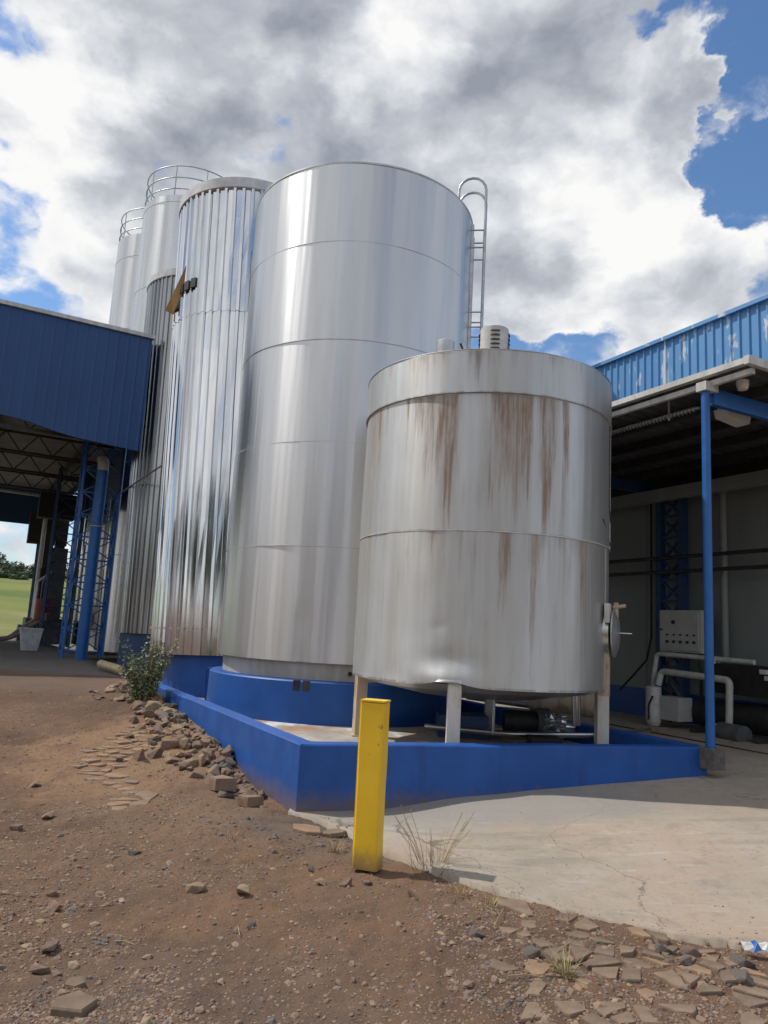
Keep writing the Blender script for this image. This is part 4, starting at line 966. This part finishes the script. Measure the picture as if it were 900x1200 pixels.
# rubble bank
cnt = 0
for i in range(330):
    t = .55+6.2*(i+rng.random())/330; dmax = .16+.42*sst(.3, 2, t)*sst(7.5, 5.5, t)
    dd = abs(rng.gauss(0, .5))*dmax+.06
    if dd > 1.3: continue
    p = Vector(K0)+kd*t+kn*dd
    s = rng.choice((.035, .05, .06, .065, .08, .09, .11))*rng.uniform(.85, 1.15)*(.75+.25*sst(.3, 2, t))
    i_ = rng.randrange(len(RM)); hue = {'rock_a': 'brown', 'rock_b': 'dark reddish brown', 'rock_c': 'tan', 'rock_d': 'dark grey'}[RM[i_].materials[0].name]
    sz = 'large' if s > .085 else ('small' if s < .055 else 'medium')
    wh_ = 'near end' if t < 1.9 else ('lower middle' if t < 3.2 else ('upper middle' if t < 4.8 else 'weed end'))
    stone(p.x, p.y, s, '%s %s stone %s, %s of the rubble heap' % (sz, hue, 'against the left kerb' if dd < .25 else 'on the dirt side', wh_), 'rubble stones along the left kerb', idx=i_, sink=.2, tilt=.5, z=gz(p.x, p.y)+(.03*rng.random() if dd < .2 else 0)); cnt += 1
# individual stones of the yard
for x_, y_, s, idx, lb in (
    (-.99, 4.69, .060, 5, 'rounded tan stone alone on the dirt, left of the bollard'),
    (-.70, 4.66, .075, 2, 'flat tan stone right of the rounded one on open dirt'),
    (-1.42, 3.60, .055, 6, 'thin pointed stone left of centre near the bottom of the yard'),
    (-1.47, 3.83, .050, 4, 'small grey flat chip above the pointed stone at the lower left'),
    (-.58, 4.22, .032, 7, 'dark little stone below the two tan stones'),
    (-1.55, 5.29, .045, 7, 'dark stone alone in the middle of the dirt at left'),
    (-1.66, 4.30, .060, 6, 'flat pinkish chip on the dirt at the far left'),
    (-1.75, 4.50, .045, 0, 'brown stone just above the flat pinkish chip at far left'),
    (-.27, 4.97, .050, 2, 'yellowish stone in the gravel left of the bollard foot'),
    (-.12, 5.0, .055, 3, 'brown stone at the left foot of the bollard'),
    (.03, 5.05, .045, 9, 'brown stone touching the front foot of the bollard'),
    (.30, 4.84, .042, 3, 'pale block shaped stone right of the bollard below the dry grass'),
    (-.35, 5.25, .040, 7, 'grey angular stone in the dark gravel left of the bollard'),
    (-2.60, 8.0, .050, 1, 'brown stone standing on the pale stone path'),
    (-3.0, 7.0, .075, 6, 'flat grey stone at the left edge of the yard, upper one'),
    (-2.42, 5.95, .070, 6, 'flat grey slab shaped stone at far left below the upper one'),
    (-2.50, 5.62, .065, 9, 'long flat grey stone at far left edge of the yard, lowest of its kind'),
    (1.83, 3.84, .085, 7, 'largest black broken stone among the flagstones at the right'),
    (1.93, 4.02, .065, 7, 'black broken stone beside the white and blue wrapper'),
    (1.62, 3.98, .055, 7, 'dark stone left of the largest black one on the flagstones'),
    (1.56, 4.10, .060, 7, 'dark stone at the apron edge above the flagstones'),
    (1.70, 4.12, .055, 4, 'grey brown broken piece tucked under the apron edge'),
    (.86, 4.02, .060, 7, 'dark flat stone left of the flagstones by the yellow grass'),
    (.62, 4.22, .055, 7, 'dark stone in the dirt near the apron edge'),
    (.55, 3.95, .030, 3, 'tiny pale round stone left of the yellow grass')):
    stone(x_, y_, s, lb, idx=idx, sink=.2, tilt=.12)
# square block in the rubble
def slab_stone(x_, y_, z, w, d, h, rz, label, mat, pts=6, seed=0, parent=None, tilt=(0, 0)):
    r = random.Random(seed); poly = []
    for k in range(pts):
        a = 2*pi*(k+r.uniform(-.25, .25))/pts; q = r.uniform(.82, 1.08); poly.append((cos(a)*w/2*q*1.1, sin(a)*d/2*q*1.1))
    b = MB(); n = pts; ins = .93
    vs = [(p[0], p[1], 0) for p in poly]+[(p[0], p[1], h*.75) for p in poly]+[(p[0]*ins, p[1]*ins, h*r.uniform(.92, 1.05)) for p in poly]+[(0, 0, h)]
    fs = [(i, (i+1) % n, n+(i+1) % n, n+i) for i in range(n)]+[(n+i, n+(i+1) % n, 2*n+(i+1) % n, 2*n+i) for i in range(n)]+[(2*n+i, 2*n+(i+1) % n, 3*n) for i in range(n)]
    b.add(vs, fs); me = b.mesh('slab'); me.materials.append(MATS[mat])
    return inst(me, 'stone', (x_, y_, z), (tilt[0], tilt[1], rz), parent=parent)
tag(slab_stone(-1.15, 3.30, gz(-1.15, 3.3)-.012, .17, .22, .034, .5, '', 'flag_b', 5, 3, tilt=(-.06, .06)), 'large flat grey brown stone slab at the lower left corner', 'stone')
tag(slab_stone(-1.24, 3.52, gz(-1.24, 3.52)-.012, .10, .10, .035, .1, '', 'flag_b', 5, 8), 'small flat slab touching the far side of the large slab', 'stone')
tag(slab_stone(-1.36, 7.22, gz(-1.36, 7.22)+.02, .26, .18, .11, -.2, '', 'rock_a', 4, 11), 'squared brown block stone standing proud of the rubble heap', 'stone')
tag(slab_stone(-1.02, 6.72, gz(-1.02, 6.72)+.01, .22, .12, .08, .2, '', 'rock_a', 4, 12), 'squared brown block stone at the near end of the rubble heap', 'stone')
tag(slab_stone(-.47, 6.05, gz(-.47, 6.05)+.0, .30, .18, .03, -.6, '', 'flag_c', 6, 13), 'flat reddish slab just below the blue kerb corner', 'stone')
tag(slab_stone(-.25, 5.98, gz(-.25, 5.98)+.0, .20, .12, .03, .6, '', 'flag_a', 6, 14), 'flat tan slab at the tip of the concrete apron', 'stone')

# flagstones: clipped voronoi cells
def clip(poly, n, c):
    out = []
    for i in range(len(poly)):
        p, q = poly[i], poly[(i+1) % len(poly)]; dp = p[0]*n[0]+p[1]*n[1]-c; dq = q[0]*n[0]+q[1]*n[1]-c
        if dp <= 0: out.append(p)
        if (dp < 0 < dq) or (dq < 0 < dp):
            t = dp/(dp-dq); out.append((p[0]+(q[0]-p[0])*t, p[1]+(q[1]-p[1])*t))
    return out
def flags(parent, region, box, step, gap, h, mats, seed, keep=1., rough=.12):
    r = random.Random(seed); pts = []
    x0, y0, x1, y1 = box; j = 0; yy = y0
    while yy < y1:
        xx = x0+(step/2 if j % 2 else 0)
        while xx < x1:
            pts.append((xx+r.uniform(-.5, .5)*step, yy+r.uniform(-.5, .5)*step)); xx += step*r.choice((.6, 1, 1, 1.3))
        yy += step*.86; j += 1
    for i, p in enumerate(pts):
        if not region(*p) or r.random() > keep: continue
        poly = [(p[0]-step*1.2, p[1]-step*1.2), (p[0]+step*1.2, p[1]-step*1.2), (p[0]+step*1.2, p[1]+step*1.2), (p[0]-step*1.2, p[1]+step*1.2)]
        for k, q in enumerate(pts):
            if k == i: continue
            d = (q[0]-p[0], q[1]-p[1]); L = hypot(*d)
            if L > step*2.6: continue
            n = (d[0]/L, d[1]/L); poly = clip(poly, n, (p[0]+d[0]/2)*n[0]+(p[1]+d[1]/2)*n[1]-gap/2*r.uniform(.4, 2.2))
            if len(poly) < 3: break
        if len(poly) < 3: continue
        cx = sum(q[0] for q in poly)/len(poly); cy = sum(q[1] for q in poly)/len(poly); fine = []
        for a, b_ in zip(poly, poly[1:]+poly[:1]):
            m_ = max(1, int(hypot(a[0]-b_[0], a[1]-b_[1])/.07))
            for k in range(m_):
                t = k/m_; px = a[0]+(b_[0]-a[0])*t; py = a[1]+(b_[1]-a[1])*t; s = 1-rough*r.random()*.8
                fine.append(((px-cx)*s, (py-cy)*s))
        n = len(fine)
        if n < 4: continue
        hh = h*r.uniform(.5, 1.2); tx, ty = r.uniform(-.03, .03), r.uniform(-.03, .03)
        top = lambda q: hh+q[0]*tx+q[1]*ty
        vs = [(q[0], q[1], -.03) for q in fine]+[(q[0], q[1], top(q)-.006) for q in fine]+[(q[0]*.95, q[1]*.95, top(q)+r.uniform(-.002, .002)) for q in fine]+[(0, 0, top((0, 0))+.002)]
        fs = [(i_, (i_+1) % n, n+(i_+1) % n, n+i_) for i_ in range(n)]+[(n+i_, n+(i_+1) % n, 2*n+(i_+1) % n, 2*n+i_) for i_ in range(n)]+[(2*n+i_, 2*n+(i_+1) % n, 3*n) for i_ in range(n)]
        me = MB().add(vs, fs).mesh('flagstone'); me.materials.append(MATS[r.choice(mats)])
        inst(me, 'flagstone', (cx, cy, gz(cx, cy)+.004), parent=parent)
dg = bpy.data.objects['dirt_ground']
sp = bpy.data.objects.new('stone_paving', None); COL.objects.link(sp); tag(sp, kind='structure', label='broken irregular flagstones between the dirt and the concrete apron')
flags(sp, lambda x_, y_: y_ < ap_edge_y(x_)-.10-.1*mnoise.noise(Vector((x_*3, 0, 0))) and x_ > .80+.25*mnoise.noise(Vector((y_*4, 0, 0)))-.15*(4.2-y_), (.4, 2.9, 2.6, 4.6), .135, .016, .007, ('flag_a', 'flag_b', 'flag_b', 'flag_a', 'flag_c'), 5, .70, .26)
p2s = bpy.data.objects.new('stone_path', None); COL.objects.link(p2s); tag(p2s, kind='structure', label='pale worn stones showing through the dirt at the left')
def inpath(x_, y_):
    q = (y_-6.3)/3.2
    return 0 < q < 1 and abs(x_-(-2.02-1.0*q+.2*sin(y_*3))) < (.17+.35*q)*(.7+.5*mnoise.noise(Vector((x_*2, y_*2, 4))))
flags(p2s, inpath, (-4, 6.2, -1.3, 9.6), .16, .008, .003, ('flag_c', 'flag_a', 'flag_c'), 9, .85, .16)

# pebbles and grit: nobody could count them
def pebble_field():
    r = np.random.RandomState(3); base = []
    t = (1+5**.5)/2
    ico = np.array([(-1, t, 0), (1, t, 0), (-1, -t, 0), (1, -t, 0), (0, -1, t), (0, 1, t), (0, -1, -t), (0, 1, -t), (t, 0, -1), (t, 0, 1), (-t, 0, -1), (-t, 0, 1)], float); ico /= np.linalg.norm(ico[0])
    F = np.array([(0, 11, 5), (0, 5, 1), (0, 1, 7), (0, 7, 10), (0, 10, 11), (1, 5, 9), (5, 11, 4), (11, 10, 2), (10, 7, 6), (7, 1, 8), (3, 9, 4), (3, 4, 2), (3, 2, 6), (3, 6, 8), (3, 8, 9), (4, 9, 5), (2, 4, 11), (6, 2, 10), (8, 6, 7), (9, 8, 1)])
    fields = {'rock_a': [], 'rock_b': [], 'rock_c': [], 'rock_d': []}
    keys = list(fields)
    N = 80000
    ys_ = 2.95+(r.rand(N)**1.7)*8.5; xs_ = (r.rand(N)*2-1)*(.62*ys_+.1)
    dens = vnoise(xs_, ys_, 1.1, 21)+.5*vnoise(xs_, ys_, 3.3, 22)
    for i in range(N):
        x_, y_ = xs_[i], ys_[i]
        zo = None
        if x_ > -.55 and y_ > ap_edge_y(x_)-.02:
            de = y_-ap_edge_y(x_)
            if de < .03 or r.rand() > (.55*math.exp(-de/.07)+.02*math.exp(-de/1.2)) or y_ > 6.6+.3*x_: continue
            zo = apron_z(x_, y_)
        if y_ > 6.5:
            d = -((x_-K0[0])*kd.y-(y_-K0[1])*kd.x)
            if (x_-K0[0])*kn.x+(y_-K0[1])*kn.y < .02: continue
        if dens[i] < -.12 and r.rand() > .35: continue
        big_ = r.rand(); s = .0035+.0055*r.rand()
        if big_ > .88: s = .008+.010*r.rand()
        if big_ > .988: s = .016+.014*r.rand()
        if zo is not None: s = min(s*.75, .009)
        gravel = ((x_-.2)/1.5)**2+((y_-6.0)/.75)**2 < 1
        k = 'rock_d' if (gravel and r.rand() < .75) or r.rand() < .13 else keys[(0, 1, 0, 1, 0, 1, 2)[r.randint(7)]]
        fields[k].append((x_, y_, gz(x_, y_) if zo is None else zo, s))
    root = bpy.data.objects.new('loose_pebbles', None)
    for k, L in fields.items():
        L = np.array(L); n = len(L); v = ico[None]*(1+.5*(r.rand(n, 12, 1)-.5)); sc_ = L[:, 3][:, None]*np.stack([r.uniform(.7, 1.4, n), r.uniform(.6, 1.1, n), r.uniform(.35, .8, n)], 1)
        v = v*sc_[:, None, :]; a = r.rand(n)*6.28; ca, sa = np.cos(a)[:, None], np.sin(a)[:, None]
        v = np.stack([v[..., 0]*ca-v[..., 1]*sa, v[..., 0]*sa+v[..., 1]*ca, v[..., 2]], -1)+L[:, None, :3]+np.array([0, 0, .000])
        Fx = (F[None]+(np.arange(n)*12)[:, None, None]).reshape(-1, 3)
        o = np_mesh('loose_pebbles', v.reshape(-1, 3), Fx, k, False, 3)
        tag(o, {'rock_a': 'brown gravel scattered over the dirt yard', 'rock_b': 'dark brown grit scattered over the dirt yard', 'rock_c': 'tan gravel chips scattered over the dirt yard', 'rock_d': 'grey gravel thickest around the bollard'}[k], 'gravel', kind='stuff')
pebble_field()

# ------------------------------------------------------------------ plants
def blade(b, p, d, L, w, bend):
    d = Vector(d).normalized(); s = d.cross(Z).normalized()*w; out = Vector((d.x, d.y, 0)); pts = []
    for k in range(5):
        t = k/4; c = Vector(p)+d*L*t+out*bend*L*t*t-Z*bend*L*.5*t*t; ww = (1-t)*.9+.1; pts += [c-s*ww, c+s*ww]
    b.add(pts, [(2*k, 2*k+1, 2*k+3, 2*k+2) for k in range(4)])
def tuft(x_, y_, n, L, mat, label, spread=.5, r0=.08, zb_=None, thick=.0034):
    b = MB(); z = gz(x_, y_) if zb_ is None else zb_
    for i in range(n):
        a = rng.uniform(0, 6.28); q = rng.uniform(0, spread); r = rng.uniform(0, r0)
        a2_ = a+rng.gauss(0, .9); blade(b, (x_+cos(a)*r, y_+sin(a)*r, z-.005), (cos(a2_)*q, sin(a2_)*q, 1), L*rng.uniform(.2, 1)**1.2, thick*rng.uniform(.4, 1.2), rng.uniform(-.1, .8))
    o = thing('grass_tuft', label, 'grass', (x_, y_, z)); b.build('blades', mat, o)['kind'] = 'stuff'
    return o
t1 = tuft(.46, 5.36, 170, .40, 'straw', 'tall dry straw coloured grass tuft right of the bollard', .9, .13)
b = MB()
for i in range(12):   # seed heads on long stems
    a = rng.uniform(-.9, .9) if i % 2 else rng.uniform(2.2, 4.0); p = Vector((.46+cos(a)*.05, 5.36, gz(.46, 5.36))); e = p+Vector((cos(a)*.22, sin(a)*.08, rng.uniform(.26, .44)))
    b.tube([p, (p+e)/2+Z*.04, e], .0018, 4); d_ = (e-p).normalized()
    for k in range(7): q = e-d_*k*.013; blade(b, q, (rng.uniform(-1, 1), rng.uniform(-1, 1), .9), .022, .0025, .2)
b.build('seed_heads', 'straw', t1)['kind'] = 'stuff'
tuft(-.22, 5.66, 60, .15, 'straw', 'small dry grass tuft left of the bollard by the apron edge', .8, .05)
tuft(.98, 3.80, 90, .17, 'straw_green', 'yellow green grass tuft at the left edge of the flagstones', 1.4, .06)
tuft(.80, 4.62, 110, .10, 'straw_green', 'low yellowish grass at the dirt side of the apron edge', 1.6, .14)
tuft(.62, 4.90, 70, .10, 'straw', 'short dry grass between the tall tuft and the apron edge', 1.2, .12)
tuft(1.15, 4.50, 80, .07, 'straw', 'sparse dry grass along the apron edge above the flagstones', 1.4, .14)
tuft(2.58, 6.95, 5, .16, 'straw', 'single pale grass sprig on the apron at the front kerb', 1.2, .02, apron_z(2.58, 6.95))
tuft(-1.0, 5.75, 40, .06, 'straw', 'faint dry grass patch on open dirt below the rubble heap', 1.3, .10)
# twigs
for i, (x_, y_, L, a) in enumerate(((-1.22, 3.98, .14, -.5), (-.62, 4.1, .08, 1.9), (.72, 4.3, .25, 1.2), (-.9, 5.1, .10, .1), (.95, 3.95, .22, .9), (.70, 3.75, .16, -.2))):
    b = MB(); z = gz(x_, y_)+.012; e = Vector((cos(a)*L, sin(a)*L, .015)); b.tube([Vector((x_, y_, z)), Vector((x_, y_, z))+e*.5+Z*.01, Vector((x_, y_, z))+e], .0025, 5)
    solo(b, 'twig', 'straw', ('thin straw twig lying on the dirt at lower left', 'pale twig below the two tan stones', 'long dry stalk lying near the apron edge', 'short straw in the middle of the dirt yard', 'dry stalk lying across the left flagstones', 'straw stalk below the yellow green tuft')[i], 'twig', (x_, y_, z))
# weed by the kerb end
we = thing('weed_bush', 'bushy green weed growing beside the far end of the left blue kerb', 'bush', (-3.18, 10.5, gz(-3.18, 10.5)))
zg = gz(-3.18, 10.5); stems = MB(); lv = MB()
for i in range(64):
    a = rng.uniform(0, 6.28); q = rng.uniform(.03, .36); L = rng.uniform(.45, .95)
    p = Vector((-3.18+cos(a)*.08, 10.5+sin(a)*.08, zg-.02)); d = Vector((cos(a)*q, sin(a)*q, 1)).normalized(); pts = [p]
    for k in range(1, 6): pts.append(p+d*L*k/5+Vector((cos(a), sin(a), 0))*.05*(k/5)**2+Vector((rng.gauss(0, .012), rng.gauss(0, .012), 0)))
    stems.tube(pts, .005, 4, r2=.002)
    for k in range(46):
        t = rng.uniform(.12, 1.); f = t*5; j = min(4, int(f)); c = pts[j].lerp(pts[j+1], f-j)+Vector((rng.gauss(0, .035), rng.gauss(0, .035), rng.gauss(0, .02)))
        u = Vector((rng.gauss(0, 1), rng.gauss(0, 1), rng.gauss(0, .6))).normalized(); w_ = u.cross(Vector((rng.gauss(0, 1), rng.gauss(0, 1), rng.gauss(0, 1)))).normalized(); l = rng.uniform(.018, .038)
        l *= 1.5; lv.add([c, c+u*l*.5+w_*l*.28, c+u*l, c+u*l*.5-w_*l*.28], [(0, 1, 2, 3)])
stems.build('stems', 'bark', we); lv.build('leaves', 'leaf', we)['kind'] = 'stuff'
# trees on the hill
def tree_proto(seed, dark=True):
    r = random.Random(seed); root = thing('tree', 'dark round leafy tree on the far hill behind the shed', 'tree', (0, 0, 0)); b = MB()
    b.tube([(0, 0, -.5), (.1, 0, 1.5), (.0, .1, 3)], .28, 8, r2=.18); L = MB(); cl = []
    for i in range(9):
        a = r.uniform(0, 6.28); q = r.uniform(.5, 2.2); cz = r.uniform(2.6, 5.4); cl.append((Vector((cos(a)*q, sin(a)*q, cz)), r.uniform(.9, 1.6))); b.tube([(0, .1, 2.4), cl[-1][0]], .09, 5, r2=.03)
    for c, rad in cl:
        for k in range(300):
            d = Vector((r.gauss(0, 1), r.gauss(0, 1), r.gauss(0, .8))).normalized(); p = c+d*rad*r.uniform(.55, 1.05)
            u = Vector((r.gauss(0, 1), r.gauss(0, 1), r.gauss(0, 1))).normalized(); w_ = u.cross(d).normalized(); l = r.uniform(.10, .26)
            L.add([p-u*l, p+w_*l*.7, p+u*l, p-w_*l*.7], [(0, 1, 2, 3)])
    b.build('trunk', 'bark', root); L.build('crown', 'leaf_dark', root); return root
T0 = tree_proto(3); T1 = tree_proto(8)
spots = [(-62, 118, 1.5), (-58, 114, 1.15), (-67, 112, 1.4), (-55, 120, 1.35), (-71, 125, 2.1), (-51, 124, 1.1), (-48, 130, 1.4), (-65, 128, 2.3), (-75, 112, 1.5), (-58.5, 132, 2.1), (-60.5, 108, .8), (-53.5, 111, .75), (-69, 119, 1.2), (-64.5, 115, 1.0), (-73, 116, 1.2), (-60, 122, 1.3), (-79, 122, 1.9), (-56.5, 126, 1.5)]
names = ['broad dark tree in the middle of the hill grove', 'small round tree in front of the hill grove', 'dark tree left of centre in the hill grove', 'rounded tree right of centre in the hill grove', 'tallest tree at the back left of the hill grove',
         'small tree toward the lattice column end of the grove', 'tree at the right end of the hill grove half hidden by the column', 'large crown rising behind the middle of the grove', 'tree at the far left picture edge on the hill', 'large tree behind the right part of the grove',
         'lowest front tree on the meadow edge of the grove', 'low tree at the foot of the grove near the column',
         'small tree second from the left in the front of the grove', 'bushy tree filling the gap left of the middle of the grove', 'dark bushy tree at the left front of the grove', 'leafy tree right behind the middle tree of the grove', 'big tree at the far left back of the grove', 'leafy tree behind the low trees on the right of the grove']
for i, (x_, y_, s) in enumerate(spots):
    o = (T0, T1)[i] if i < 2 else copy_tree((T0, T1)[i % 2])
    o.location = (x_, y_, gz(x_, y_)-.3); o.scale = (s*.72, s*.72, s*.50); o.location.z -= 1.2*s; o.rotation_euler = (0, 0, i*1.3); o['label'] = names[i]; o['group'] = 'trees on the far hill'
o = copy_tree(T1); o.location = (-29.5, 66, gz(-29.5, 66)); o.scale = (.42,)*3; o['label'] = 'single small tree standing on the meadow left of the far lattice column'
# trees on the yard side that the ribbed steel mirrors
for i, (x_, y_, s) in enumerate(((-24, 3, 1.1), (-20, -4, 1.3), (-27, 10, 1.0), (-14, -12, 1.4), (-5, -16, 1.5), (-30, 17, 1.1))):
    o = copy_tree((T0, T1)[i % 2]); o.location = (x_, y_, gz(x_, y_)-.2); o.scale = (s, s, s); o.rotation_euler = (0, 0, i*2.1); o['label'] = ('leafy tree on the left edge of the yard, second from the camera', 'leafy tree behind and left of the camera, beyond the yard', 'leafy tree left of the yard midway to the shed', 'leafy tree standing behind the camera, left one', 'largest leafy tree standing behind the camera', 'leafy tree on the left, nearest the open shed')[i]; o['group'] = 'trees round the yard'

# litter
li = thing('wrapper', 'crumpled white and blue wrapper at the apron edge by the black stones', 'litter', (2.03, 4.10, .02))
b = MB()
vs = []
for j in range(7):
    for i in range(6):
        u_, v_ = i/5, j/6; vs.append((1.97+.15*v_+.02*mnoise.noise(Vector((u_*4, v_*4, 1))), 4.08+.07*u_, .035+.03*sin(u_*pi)+.025*mnoise.noise(Vector((u_*5, v_*5, 7)))))
fa = [(j*6+i, (j+1)*6+i, (j+1)*6+i+1, j*6+i+1) for j in range(6) for i in range(5)]
MB().add(vs, [f for k, f in enumerate(fa) if (k//5) not in (2, 3)]).build('paper', 'pipe_white', li)
MB().add(vs, [f for k, f in enumerate(fa) if (k//5) in (2, 3)]).build('printed_stripe', 'blue_steel', li)
